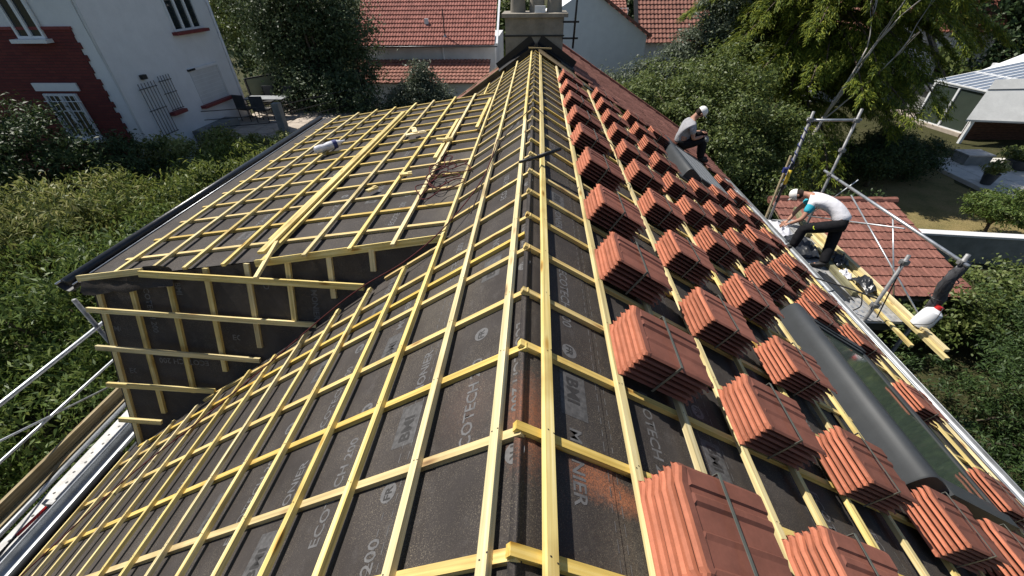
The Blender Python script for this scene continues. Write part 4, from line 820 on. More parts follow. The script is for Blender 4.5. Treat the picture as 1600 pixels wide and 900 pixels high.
# terrace behind it
TZ = -3.3
te = MB().bb((-12, 14.2, G), (-7.4, 20.6, TZ)).build('terrace', M['paving']); te['kind'] = 'structure'
for k in range(6):
    for j in range(9):
        MB().bb((-11.98+.76*k, 14.25+.7*j, TZ), (-11.26+.76*k, 14.91+.7*j, TZ+.012)).build('paving_slab', M['paving'], te)
MB().bb((-12, 14.1, TZ), (-11.5, 16.0, TZ+.32)).build('planter_wall', M['wallgrey'], te)
fe = empty('terrace_fence', (-10.5, 19.2, TZ), 'frosted panel fence with dark posts behind the terrace table', 'fence')
pf = [(-12.0, 18.0), (-11.2, 19.4), (-9.4, 19.6), (-7.8, 19.7)]
for i in range(3):
    a_, b_ = V((*pf[i], TZ+.7)), V((*pf[i+1], TZ+.7)); MB().bar(a_, b_, .02, 1.1).build('panel', M['fenceglass'], fe); MB().bar(a_+V((0, 0, .58)), b_+V((0, 0, .58)), .05, .05).build('top_rail', M['iron'], fe)
for p in pf: MB().bb((p[0]-.03, p[1]-.03, TZ), (p[0]+.03, p[1]+.03, TZ+1.3)).build('post', M['iron'], fe)
rl = empty('terrace_railing', (-9.2, 15.1, TZ), 'concrete post with thin dark railings beside the terrace paving', 'railing')
MB().bb((-9.45, 15.1, TZ), (-9.2, 15.35, TZ+1.0)).build('post', M['wallgrey'], rl)
for z in (.35, .62, .9):
    MB().tube([(-9.3, 15.2, TZ+z), (-7.5, 18.2, TZ+z)], .014, 5).build('rail', M['iron'], rl); MB().tube([(-9.3, 15.2, TZ+z), (-11.6, 14.4, TZ+z)], .014, 5).build('rail', M['iron'], rl)
def chair(x, y, rz, label):
    c = empty('garden_chair', (x, y, TZ+.012), label, 'chair', 'terrace chairs'); T = MX.Translation((x, y, TZ+.012)) @ MX.Rotation(rz, 4, 'Z'); P = lambda *a: T @ V(a)
    X_, Y_ = T.to_3x3() @ V((1, 0, 0)), T.to_3x3() @ V((0, 1, 0))
    MB().box(P(0, 0, .44), (.25, .25, .02), X_, Y_).build('seat', M['iron'], c)
    MB().box(P(0, .25, .72), (.25, .015, .25), X_, Y_).build('backrest', M['zinc_d'], c)
    for sx in (-1, 1):
        for sy in (-1, 1): MB().tube([P(.23*sx, .23*sy, 0), P(.23*sx, .23*sy, .44 if sy < 0 else .95)], .015, 5).build('leg', M['iron'], c)
        MB().tube([P(.25*sx, -.2, .64), P(.25*sx, .24, .64)], .018, 5).build('armrest', M['iron'], c)
chair(-11.5, 16.75, 2.9, 'dark chair at the house end of the terrace table'); chair(-10.75, 16.55, 3.2, 'dark chair at the near side of the terrace table'); chair(-10.4, 17.9, .1, 'dark chair at the far side of the terrace table'); chair(-11.3, 18.0, .0, 'dark chair behind the terrace table by the fence')
tb = empty('garden_table', (-10.9, 17.25, TZ+.012), 'glass topped terrace table among dark chairs', 'table')
MB().bb((-11.7, 16.95, TZ+.71), (-10.1, 17.6, TZ+.74)).build('table_top', M['zinc'], tb)
for x in (-11.6, -10.2):
    for y in (17.02, 17.52): MB().tube([(x, y, TZ+.012), (x, y, TZ+.71)], .02, 6).build('leg', M['iron'], tb)
# corrugated far roofs: rows of rolled tiles as real relief, one part
def tiled_roof(name, o, X, U, w_, h_, mat, parent, tw=.2, tl=.34, amp=.045):
    """o lower-left, X along eave, U up the slope"""
    o, X, U = V(o), V(X).normalized(), V(U).normalized(); Nn = X.cross(U).normalized(); b = MB(); nr = int(h_/tl); nc = int(w_/tw)
    for r_ in range(nr):
        base = len(b.v)
        for e, lift in ((0, .05), (tl, .0)):
            for c_ in range(nc*4+1): b.v.append(o + U*(r_*tl+e) + X*(c_*tw/4) + Nn*(lift + amp*(.5+.5*cos(c_*pi/2))))
        n1 = nc*4+1
        for c_ in range(n1): b.v.append(o + U*(r_*tl) + X*(c_*tw/4) + Nn*(-.01))
        for c_ in range(n1-1): b.f.append([base+c_, base+c_+1, base+n1+c_+1, base+n1+c_]); b.f.append([base+2*n1+c_, base+2*n1+c_+1, base+c_+1, base+c_])
    ob = b.build(name, mat, parent); return ob
# red tiled house straight behind
rh = empty('red_roof_house', (-6.5, 33, G), 'white house with red tiled roof behind the chimney', 'house')
MB().bb((-11.6, 30.2, G), (-2.7, 38, -2.1)).build('wall', M['render2'], rh)
tiled_roof('roof', (-11.8, 29.75, -2.2), (1, 0, 0), (0, .80, .60), 9.2, 7.5, M['tile_far'], rh, .19, .36)
MB().bar((-2.52, 29.7, -2.15), (-2.52, 35.8, 2.4), .12, .16).build('verge', M['whitepaint'], rh)
gutter('gutter', (-11.8, 29.68, -2.22), (-2.5, 29.68, -2.22), .08, rh, M['zinc_d'])
tiled_roof('lean_to_roof', (-11.6, 27.6, -4.0), (1, 0, 0), (0, .92, .39), 8.8, 2.75, M['tile_far2'], rh, .24, .36)
MB().bb((-11.6, 27.9, G), (-2.9, 30.2, -4.05)).build('lean_to_wall', M['render2'], rh)
m = MB(); m.tube([(-5.9, 30.3, -1.7), (-5.9, 30.3, -.3)], .035, 6); m.build('roof_vent_pipe', M['iron'], rh); MB().lathe((-5.9, 30.35, -1.95), (0, 0, 1), [(.2, 0), (.06, .3)], 10).build('pipe_flashing', M['zinc'], rh)
MB().bb((-6.1, 30.1, -3.1), (-6.04, 30.2, -2.3)).build('drain_pipe', M['whitepaint'], rh)
MB().bb((-7.3, 31.05, -1.15), (-7.05, 31.2, -.85)).build('roof_light', M['whitepaint'], rh)
# white gable wall
gh = empty('white_gable_house', (2.6, 27, G), 'plain white gable wall right of the chimney', 'house')
wall_prism('wall', [(-1.2, G), (5.85, G), (5.9, -1.35), (2.6, .75), (-1.2, -1.5)], 26, 33, M['render'], gh)
for s_ in (1,):
    MB().bar((6.1, 25.85, -1.38), (2.4, 25.85, .98), .25, .12).build('verge', M['tile_old'], gh)
tiled_roof('roof', (6.2, 33, -1.45), (0, -1, 0), (-.84, 0, .54), 7.2, 4.4, M['tile_old'], gh, .22, .36)
# house with small gridded tile roof
th = empty('brown_roof_house', (8.5, 32, G), 'house with brown gridded tile roof behind the gable wall', 'house')
MB().bb((6.75, 31.2, G), (11, 36, -2.2)).build('wall', M['render'], th); tiled_roof('roof', (6.55, 30.8, -2.25), (1, 0, 0), (0, .74, .67), 4.6, 5, M['tile_far2'], th, .24, .36)
MB().bar((6.42, 30.8, -2.2), (6.42, 34.6, 1.2), .25, .1).build('verge', M['iron'], th)
MB().bb((3.6, 35.2, G), (6.4, 40, -.6)).build('annex_wall', M['render2'], th); tiled_roof('annex_roof', (3.4, 34.8, -.9), (1, 0, 0), (0, .9, .44), 3.0, 5, M['tile_old'], th, .24, .36)
# house behind the cedar
bh = empty('white_gabled_house', (23, 33, G), 'white gabled house with dark verge partly hidden by the cedar', 'house')
wall_prism('wall', [(18.2, G), (25.2, G), (24.9, -3.4), (22.3, -.6), (18.2, -4.0)], 30, 38, M['render2'], bh)
MB().bar((25.5, 29.85, -4.0), (22.1, 29.85, -.3), .35, .16).build('verge', M['iron'], bh); MB().bar((17.9, 29.85, -4.3), (22.3, 29.85, -.3), .35, .16).build('verge', M['iron'], bh)
win(bh, (20.4, 29.96, -3.3), (1, 0, 0), (0, 0, 1), (0, -1, 0), 1.5, 1.1, mull=0, bars=())
m = MB(); m.poly([(25.5, 29.8, -3.9), (25.5, 38, -3.9), (22.2, 38, -.25), (22.2, 29.8, -.25)]); m.poly([(22.2, 29.8, -.25), (22.2, 38, -.25), (17.9, 38, -4.2), (17.9, 29.8, -4.2)]); m.build('roof', M['tile_old'], bh)
oh = empty('orange_roof_house', (28.5, 36, G), 'house with bright orange tiled roof beyond the cedar', 'house')
MB().bb((27.0, 34.0, G), (31.2, 39, -1.9)).build('wall', M['render'], oh); tiled_roof('roof', (26.8, 33.5, -2.0), (1, 0, 0), (0, .78, .62), 4.6, 4.2, M['tile'], oh, .3, .42)
fg = empty('flat_garage', (25, 29, G), 'low flat roofed garage between the conservatory and white gabled house', 'garage')
MB().bb((23.0, 27.2, G), (28.5, 31.0, -4.35)).build('wall', M['wallgrey'], fg); MB().bb((22.8, 27.0, -4.35), (28.7, 31.2, -4.2)).build('roof', M['zinc_d'], fg)
# ------------------------------------------------------------------ conservatory, right
cv = empty('conservatory', (23.5, 23.5, G), 'white framed glass conservatory with sloping glazed roof', 'conservatory')
A, B_, C_, D_ = V((21.6, 25.4, G+.1)), V((22.0, 22.7, G+.1)), V((26.4, 22.2, G+.1)), V((26.0, 25.2, G+.1)); hh = 2.0
MB().bar(A-V((0, 0, .05)), B_-V((0, 0, .05)), .3, .25).build('base_wall', M['paving'], cv)
MB().bb((21.9, 22.4, G), (29, 28, G+.06)).build('floor', M['paving'], cv); MB().bb((26.3, 22.2, G), (26.5, 28, G+2.6)).build('back_wall', M['render'], cv)
up = V((0, 0, hh))
for t in (0, .5, 1): p = A.lerp(B_, t); MB().bar(p, p+up, .11, .11, V((1, 0, 0))).build('post', M['whitepaint'], cv)
for z in (0.03, 1): MB().bar(A+up*z, B_+up*z, .10, .12).build('rail', M['whitepaint'], cv)
for t in (0, .5): a_, b_ = A.lerp(B_, t+.02), A.lerp(B_, t+.48); MB().poly([a_, b_, b_+up, a_+up]).build('pane', M['fenceglass'] if False else M['glass'], cv)
rise = V((4.3, 0, .95)); E0, E1 = A+up+V((-.05, .1, .05)), B_+up+V((-.05, -.1, .05))
for k in range(9): p = E0.lerp(E1, k/8); MB().bar(p, p+rise, .06, .05).build('glazing_bar', M['whitepaint'], cv)
for t in (0, .42, 1): MB().bar(E0+rise*t+V((0, 0, .01)), E1+rise*t+V((0, 0, .01)), .09, .06).build('purlin', M['whitepaint'], cv)
for k in range(8):
    p, q = E0.lerp(E1, k/8+.01), E0.lerp(E1, k/8+.115); MB().poly([p, q, q+rise, p+rise]).build('roof_pane', M['roofglass'] if 'roofglass' in M else M['glass_dark'], cv)
so_ = empty('garden_sofa', (23.6, 24.2, G+.06), 'grey cushioned sofa inside the conservatory', 'sofa')
MB().bb((23.2, 23.2, G+.06), (24.0, 24.9, G+.45)).build('seat', M['wallgrey'], so_); MB().bb((23.95, 23.2, G+.4), (24.2, 24.9, G+.85)).build('backrest', M['wallgrey'], so_)
# lean-to with pale sheet roof beside it
lt = empty('lean_to_shed', (24, 20.5, G), 'open shed with pale sheet roof and dark slatted back', 'shed')
m = MB(); r0, r1, r2, r3 = V((20.7, 21.6, G+1.15)), V((27.5, 20.4, G+1.2)), V((27.8, 22.3, G+3.0)), V((22.1, 22.9, G+2.65))
m.poly([r0, r1, r2, r3]); m.poly([p-V((0, 0, .08)) for p in (r0, r3, r2, r1)]); m.poly([r0-V((0, 0, .08)), r1-V((0, 0, .08)), r1, r0]); m.poly([r3-V((0, 0, .08)), r0-V((0, 0, .08)), r0, r3]); m.build('roof', M['whitetile'], lt)
MB().bar(r0.lerp(r3, .74)+V((0, 0, .02)), r1.lerp(r2, .74)+V((0, 0, .02)), .03, .03).build('roof_seam', M['galv_old'], lt)
for k in range(9): MB().bb((21.6, 22.3, G+.12*k), (27.5, 22.36, G+.12*k+.105)).build('slat', M['bamboo'], lt)
for p in (r0.lerp(r1, .06), r0.lerp(r1, .95)): MB().bb((p.x-.06, p.y-.06+.15, G), (p.x+.06, p.y+.06+.15, p.z-.05)).build('post', M['whitepaint'], lt)
rs_ = empty('bay_roof_house', (27.5, 25, G), 'house edge with white gable and brown verge at the right picture border', 'house')
wall_prism('wall', [(24.6, G), (33, G), (33, -.6), (30.5, -.6), (24.6, -3.4)], 25.6, 27, M['render'], rs_); MB().bar((24.2, 25.5, -3.5), (31, 25.5, -.3), .4, .14).build('verge', M['tile_old'], rs_)
MB().bar((27.0, 25.3, -2.6), (31, 25.3, -.2), .1, .5).build('fascia', M['whitepaint'], rs_)
sl_ = MB().bb((17.3, 14.0, G), (24, 19.2, G+.14)).build('paved_terrace', M['slab']); sl_['kind'] = 'structure'
for k in range(8):
    for j in range(6): MB().bb((17.32+.83*k, 14.02+.86*j, G+.14), (18.12+.83*k, 14.85+.86*j, G+.152)).build('paving_slab', M['slab'], sl_)
def pot(x, y, h_, r_, label, lf, leafn=60):
    p = empty('plant_pot', (x, y, G+.152), label, 'potted plant', 'pots on the pale terrace'); MB().lathe((x, y, G+.152), (0, 0, 1), [(r_*.7, 0), (r_, h_), (r_*1.06, h_), (r_*1.06, h_+.04), (r_*.9, h_+.04)], 14).build('pot', M['zinc_d'], p, auto=True)
    crown('plant', [((x, y, G+.3+h_+.12), (r_*1.3, r_*1.3, .28))], leafn, 12, .13, .06, M[lf], p, .4, .08)
pot(17.75, 16.2, .4, .24, 'round dark pot with bright plant at the slab corner', 'leaf_b'); pot(20.4, 17.9, .35, .5, 'wide planter with green plants before the shed', 'leaf_m', 120); pot(18.2, 14.4, .45, .32, 'dark pot with sparse plant at the right border', 'leaf_s', 30); pot(22.6, 17.6, .35, .45, 'planter with pale plants by the shed post', 'leaf_s', 90)
bx = empty('storage_box', (18.9, 18.6, G+.152), 'grey garden storage box under the shrubs by the terrace', 'box'); MB().bb((18.5, 18.2, G+.152), (19.5, 18.9, G+.55)).build('body', M['wallgrey'], bx); MB().bb((18.45, 18.15, G+.55), (19.55, 18.95, G+.60)).build('lid', M['zinc'], bx)
gw = empty('garden_wall', (12.5, 10.9, G), 'grey cement garden wall with coping beside the garage roof', 'wall')
MB().bar((8.2, 11.15, -5.2), (24, 9.75, -5.2), .18, .9).build('wall', M['wallgrey'], gw); MB().bar((8.2, 11.15, -4.73), (24, 9.75, -4.73), .26, .06).build('coping', M['render2'], gw)
# ------------------------------------------------------------------ small garage with red tiled roof
gr = empty('tiled_garage', (8.3, 8.6, G), 'low garage with red tiled roof below the right scaffold', 'garage')
g00, g10, g11, g01 = V((7.0, 7.0, -4.25)), V((9.35, 7.95, -4.35)), V((9.65, 10.6, -3.75)), V((6.55, 10.65, -3.75))
U_ = V((0, 2.75, .58)).normalized(); X_ = V((1, 0, 0)); N_g = X_.cross(U_).normalized()
MB().bb((6.75, 7.6, G), (9.5, 10.5, -4.47)).build('wall', M['wallgrey'], gr)
TG = tile_mesh_simple(.40, .235, .016, M['tile_gar'])
for r_ in range(11):
    for c_ in range(14):
        x = 6.55 + .228*c_; p = V((x, 0, 0)); s_ = .30*r_
        y = 7.35 + s_*U_.y; z = -4.42 + s_*U_.z
        o = bpy.data.objects.new('roof_tile', TG); o.matrix_basis = frame(V((x, y+.38, z+.38*U_.z+.0)) + N_g*.03, -U_, N_g); link(o, gr)
MB().poly([(6.45, 7.3, -4.46), (9.65, 7.3, -4.46), (9.65, 10.75, -3.74), (6.45, 10.75, -3.74)]).build('roof_boarding', M['wood_moss'], gr)
rt = MB()
for k in range(8): rt.tube([(6.45+.41*k, 10.68, -3.70), (6.88+.41*k, 10.68, -3.69)], [.10, .115], 9)
rt.build('ridge_cap', M['tile_gar'], gr, auto=True)

# ------------------------------------------------------------------ scaffolding
def clamp(p, parent):
    MB().box(p, (.045, .04, .035)).tube([V(p)-V((.06, 0, 0)), V(p)+V((.06, 0, 0))], .03, 6).build('clamp', M['galv_old'], parent)
def pole(a, b_, r, parent, mat='galv_old', name='pole'): return MB().tube([a, b_], r, 10).build(name, M[mat], parent, True)
DZ = -3.20; XI, XO = 5.34, 6.12; YN, YFa = 5.15, 8.55
sc = empty('scaffold', (5.7, 6.8, G), 'steel scaffold bay along the right eaves', 'scaffold')
pole((XI, YN, G), (XI, YN, -1.98), .026, sc); pole((XO, YN, G), (XO, YN, -1.95), .03, sc, 'galv_old'); pole((XI, YFa, G), (XI, YFa, -.90), .026, sc); pole((XO, YFa-.12, G), (XO, YFa-.12, -.82), .026, sc)
pole((XI-.06, YFa, -1.06), (XO+.08, YFa-.12, -1.02), .024, sc, 'galv', 'ledger'); pole((XO, YN-.1, -2.08), (XO, YFa+.1, -2.10), .026, sc, 'galv', 'guard_rail')
pole((XO, YN, -3.1), (XO, YFa-.9, -2.2), .014, sc, 'galv', 'brace'); pole((XO, YFa, -3.1), (XO, YN+1.1, -2.15), .014, sc, 'galv', 'brace')
pole((XO, YN+1.4, -2.12), (XO, YN+.55, -3.15), .012, sc, 'galv', 'brace')
pole((XI-.02, YN, DZ-.04), (XO+.05, YN, DZ-.04), .025, sc, 'galv', 'transom'); pole((XI-.02, YFa-.1, DZ-.04), (XO+.05, YFa-.1, DZ-.04), .025, sc, 'galv', 'transom')
for p in ((XI, YFa, -1.05), (XO, YFa-.12, -1.03), (XO, YFa-.12, -1.6), (XO, YFa-.12, -2.1), (XI, YN, -2.1), (XI, YN, -2.9), (XO, YN, -2.08), (XI, YFa, -2.4)): clamp(p, sc)
for k in range(2):
    x0 = XI-.16+.44*k; d_ = MB().bb((x0, YN-.02, DZ-.05), (x0+.42, YFa, DZ)).build('deck_plank', M['deck'], sc)
    m = MB()
    for j in range(28):
        for q in range(4): m.bb((x0+.05+.09*q, YN+.06+.12*j, DZ), (x0+.085+.09*q, YN+.12+.12*j, DZ+.004))
    o = m.build('tread_studs', M['galv'], d_); o['kind'] = 'stuff'
pole((XO-.03, YFa-.16, -2.95), (XO+.30, YFa-.5, -2.05), .01, sc, 'galv', 'brace')
# blue and yellow wrapped straps on the far inner pole
st_ = empty('spirit_level', (XI-.05, YFa-.1, DZ), 'yellow and black tool strapped against the far scaffold pole', 'tool')
MB().tube([(XI-.03, YFa-.06, -2.75), (XI-.02, YFa-.05, -1.9)], .028, 8).build('body', M['black'], st_, True); MB().tube([(XI-.045, YFa-.10, -2.32), (XI-.04, YFa-.10, -2.02)], .034, 8).build('grip', M['yellow'], st_, True)
pl = empty('blue_strap', (XI, YFa, -1.9), 'blue strap wound down the far inner scaffold pole', 'strap'); pts = []
for k in range(60): pts.append((XI+.034*cos(k*.9), YFa+.034*sin(k*.9), -1.0-.022*k))
MB().tube(pts, .011, 5).build('webbing', M['blue'], pl, True)
lv = empty('timber_prop', (XI-.12, YFa+.0, DZ), 'grey timber prop standing beside the far scaffold pole', 'prop'); MB().bar((XI-.12, YFa-.05, DZ), (XI-.10, YFa-.02, -1.75), .05, .03, V((1, 0, 0))).build('board', M['wood_grey'], lv); MB().box((XI-.15, YFa-.1, -2.02), (.04, .03, .05)).build('tape', M['blue'], lv)
nt_ = empty('rolled_netting', (XO, YN, -3.0), 'dark netting rolled and tied to the near outer scaffold pole', 'netting')
m = MB(); pts = []; 
for k in range(9): pts.append(V((XO+.035*sin(k), YN-.03+.01*cos(2*k), -2.90+.105*k)))
m.tube(pts, [.05, .075, .085, .08, .088, .07, .078, .06, .045], 9); m.build('roll', M['net'], nt_, True)
for k in (2, 5): MB().tube([(XO+.09*cos(t), YN-.03+.09*sin(t), -2.9+.105*k) for t in lin(0, 2*pi, 13)], .008, 5).build('tie', M['iron'], nt_)
jg = empty('jerrycan', (XO-.02, YN-.12, -3.2), 'white plastic canister with red cap hung below the netting', 'canister')
ja, jb = V((XO-.12, YN-.16, -3.18)), V((XO+.0, YN-.14, -2.86)); ax = (jb-ja)
MB().lathe(ja, ax, [(.05, 0), (.115, .03), (.125, .08), (.125, .26), (.11, .32), (.06, .36), (.045, .37)], 14).build('body', M['jug'], jg, auto=True); MB().lathe(ja+ax.normalized()*.37, ax, [(.05, 0), (.05, .05), (.03, .06)], 12).build('cap', M['red'], jg, auto=True)
cable('hose', [(XO, YN-.2, -2.75), (XO-.15, YN-.33, -2.95), (XO-.24, YN-.2, -3.1), (XO-.1, YN-.3, -3.12), (XO+.02, YN-.26, -2.9)], .006, M['iron'], 'thin black hose looped round the white canister', 'hose')
# straps from the near pole to the roof
cable('tie_down_strap', [(XI, YN, -2.78), (XI-.25, YN+.28, -2.80), (XI-.52, YN+.55, -2.83), (XI-.75, YN+.75, -2.86)], .014, M['black'], 'black strap from the near scaffold pole to the roof edge', 'strap')
cable('loose_strap', [(XI-.12, YN+.18, -2.82), (XI-.10, YN+.1, -3.0), (XI-.16, YN+.12, -3.14), (XI-.08, YN+.02, -3.19)], .009, M['black'], 'loose black strap end hanging below the tie down', 'strap')
cable('hanging_strap', [(XI, YN, -2.1), (XI+.12, YN+.03, -2.7), (XI+.18, YN+.02, -3.16)], .010, M['black'], 'black strap hanging from the top of the near pole', 'strap')
# timbers on the deck
for i, (a_, b_, w_, t_, mt, lb) in enumerate([((5.62, 4.55, DZ+.05), (5.72, 7.4, DZ+.05), .05, .045, 'wood', 'single pine batten nearest the roof on the scaffold deck'), ((5.92, 4.30, DZ+.06), (5.98, 8.0, DZ+.06), .06, .05, 'wood', 'long pine batten jutting past the scaffold end'), ((5.98, 4.42, DZ+.11), (6.04, 8.1, DZ+.11), .07, .05, 'wood', 'pine batten on top of the deck pile'), ((6.05, 4.60, DZ+.06), (6.10, 7.6, DZ+.06), .05, .05, 'wood', 'outermost pine batten on the scaffold deck'), ((5.80, 5.55, DZ+.05), (5.86, 7.9, DZ+.05), .08, .045, 'wood', 'wide pine board lying mid deck'), ((5.52, 5.75, DZ+.10), (5.60, 6.75, DZ+.10), .09, .09, 'beam', 'green treated beam lying beside the worker foot'), ((5.78, 7.75, DZ+.10), (5.95, 8.75, DZ+.22), .09, .09, 'beam', 'green treated beam propped at the far deck end')]):
    o = batten('deck_timber', None, a_, b_, V((0, 0, 1)), w_, t_, M[mt]); tag(o, lb, 'timber', 'timbers on the scaffold deck')
def crumple(name, c, sx, sy, h_, mat, label, cat, seed):
    b = MB(); n = 15
    for i in range(n):
        for j in range(n):
            u, v = -1+2*i/(n-1), -1+2*j/(n-1); r_ = max(0, 1-(u*u+v*v)*.55); z = h_*r_*(.5+abs(noise.noise(V((u*2.2+seed, v*2.2, seed))))*1.6)
            b.v.append(V((c[0]+sx*u*(1+.2*noise.noise(V((v*2, seed, 0)))), c[1]+sy*v*(1+.2*noise.noise(V((u*2, seed, 5)))), c[2]+max(.004, z))))
    for i in range(n-1):
        for j in range(n-1): k = i*n+j; b.f.append([k, k+n, k+n+1, k+1])
    o = b.build(name, M[mat], None, True); return tag(o, label, cat)
crumple('plastic_sheet', (5.45, 7.35, DZ), .22, .42, .14, 'blacksheet', 'crumpled black sheet on the deck behind the worker', 'sheet', 1.3)
crumple('tool_bag', (5.78, 5.95, DZ+.08), .10, .22, .14, 'blacksheet', 'dark bundle on the pine boards of the deck', 'bag', 4.1)
crumple('tool_bag', (5.78, 6.75, DZ+.08), .12, .18, .13, 'blacksheet', 'dark bag between the worker and the pine boards', 'bag', 7.7)
crumple('white_rag', (5.66, 6.30, DZ+.05), .09, .14, .09, 'bag', 'white rag lying on the deck beside the beam', 'rag', 2.2)
crumple('paper_sack', (5.30, 8.05, DZ), .22, .3, .12, 'bag', 'pale plastic sack at the far end of the deck', 'sack', 5.2)
crumple('rubber_mat', (5.32, 6.05, DZ), .14, .42, .015, 'blacksheet', 'dark mat on the deck in front of the beam', 'mat', 3.4)
# left scaffold
ls = empty('scaffold', (-5.3, 1.5, G), 'steel scaffold walkway along the left eaves', 'scaffold')
dk = MB().bb((-5.26, Y0, -3.32), (-4.94, 4.2, -3.27)).build('deck_plank', M['deck'], ls); m = MB()
for j in range(60):
    for q in range(2): m.lathe((-5.18+.16*q+.03*(j % 2), Y0+.1+.12*j, -3.271), (0, 0, 1), [(.016, 0), (.013, .003)], 7)
o = m.build('drain_holes', M['iron'], dk); o['kind'] = 'stuff'
for x, nm in ((-4.89, 'deck_edge'), (-5.30, 'deck_edge')): pole((x, Y0, -3.24), (x, 4.2, -3.24), .028, ls, 'galv', nm)
pole((-4.80, Y0, -3.18), (-4.80, 3.0, -3.18), .03, ls, 'galv', 'deck_edge')
batten('toe_board', ls, (-5.44, Y0, -3.08), (-5.44, 4.2, -3.08), V((0, 0, 1)), .04, .16, M['wood_grey']); batten('scaffold_board', ls, (-5.35, Y0, -3.20), (-5.36, 4.2, -3.20), V((0, 0, 1)), .06, .05, M['wood_grey'])
pole((-5.6, Y0, -2.36), (-5.6, 8.6, -2.36), .026, ls, 'galv', 'guard_rail'); pole((-5.6, Y0, -2.86), (-5.6, 8.6, -2.86), .018, ls, 'galv', 'guard_rail'); pole((-5.6, 1.0, -2.2), (-5.6, 3.6, -3.25), .013, ls, 'galv', 'brace'); pole((-5.6, 3.62, G), (-5.6, 3.62, -1.9), .026, ls)
pole((-5.6, .2, G), (-5.6, .2, -1.9), .026, ls)
hm = empty('sledge_hammer', (-5.1, 1.7, -3.25), 'hammer with red handle lying on the left scaffold deck', 'hammer')
MB().tube([(-5.12, 1.50, -3.24), (-5.08, 1.78, -3.235)], .016, 8).build('handle', M['red'], hm, True); MB().box((-5.075, 1.82, -3.235), (.06, .025, .03)).build('head', M['galv_old'], hm); MB().tube([(-5.12, 1.20, -3.24), (-5.12, 1.50, -3.24)], .012, 8).build('grip', M['black'], hm, True)

# ------------------------------------------------------------------ people
def skin_obj(name, verts, edges, root, mat, parent, sub=2):
    me = bpy.data.meshes.new(name); me.from_pydata([v[0] for v in verts], edges, []); me.update(); o = bpy.data.objects.new(name, me); COL.objects.link(o)
    mo = o.modifiers.new('skin', 'SKIN'); mo.use_smooth_shade = True
    if not me.skin_vertices: 
        bpy.context.view_layer.objects.active = o
    sv = me.skin_vertices[0].data
    for i, v in enumerate(verts): r_ = v[1]; sv[i].radius = r_ if hasattr(r_, '__len__') else (r_, r_); sv[i].use_root = (i == root)
    s_ = o.modifiers.new('sub', 'SUBSURF'); s_.levels = sub; s_.render_levels = sub
    dg = bpy.context.evaluated_depsgraph_get(); nm = bpy.data.meshes.new_from_object(o.evaluated_get(dg)); COL.objects.unlink(o); bpy.data.objects.remove(o)
    nm.materials.clear(); nm.materials.append(mat); nm.polygons.foreach_set('use_smooth', [True]*len(nm.polygons)); return nm
def join_meshes(name, meshes, mat, parent):
    b = MB()
    for me in meshes:
        n = len(b.v); b.v += [v.co.copy() for v in me.vertices]; b.f += [[n+i for i in p.vertices] for p in me.polygons]
    return b.build(name, mat, parent, True)
def chain(pts): return pts, [(i, i+1) for i in range(len(pts)-1)]
def hand_meshes(w_, tip, side):
    """palm and five curled fingers from wrist w_ towards tip"""
    w_, tip = V(w_), V(tip); d = (tip-w_).normalized(); dn = V((0, 0, -1)); s_ = d.cross(dn).normalized()*side; out = []
    out.append(skin_obj('palm', [(w_-d*.01, .024), (w_+d*.04, (.040, .016)), (w_+d*.085, (.040, .015))], [(0, 1), (1, 2)], 0, M['skin'], None, 1))
    for k, L in enumerate((.065, .074, .070, .055)):
        b0 = w_+d*.075+s_*(.030-.02*k); out.append(skin_obj('finger', [(b0, .009), (b0+d*L*.5+dn*.006, .0088), (b0+d*L*.85+dn*.028, .008), (b0+d*L*.9+dn*.05, .007)], [(0, 1), (1, 2), (2, 3)], 0, M['skin'], None, 1))
    b0 = w_+d*.03+s_*.03; out.append(skin_obj('thumb', [(b0, .011), (b0+d*.03+s_*.025+dn*.008, .0105), (b0+d*.06+s_*.026+dn*.02, .009)], [(0, 1), (1, 2)], 0, M['skin'], None, 1)); return out
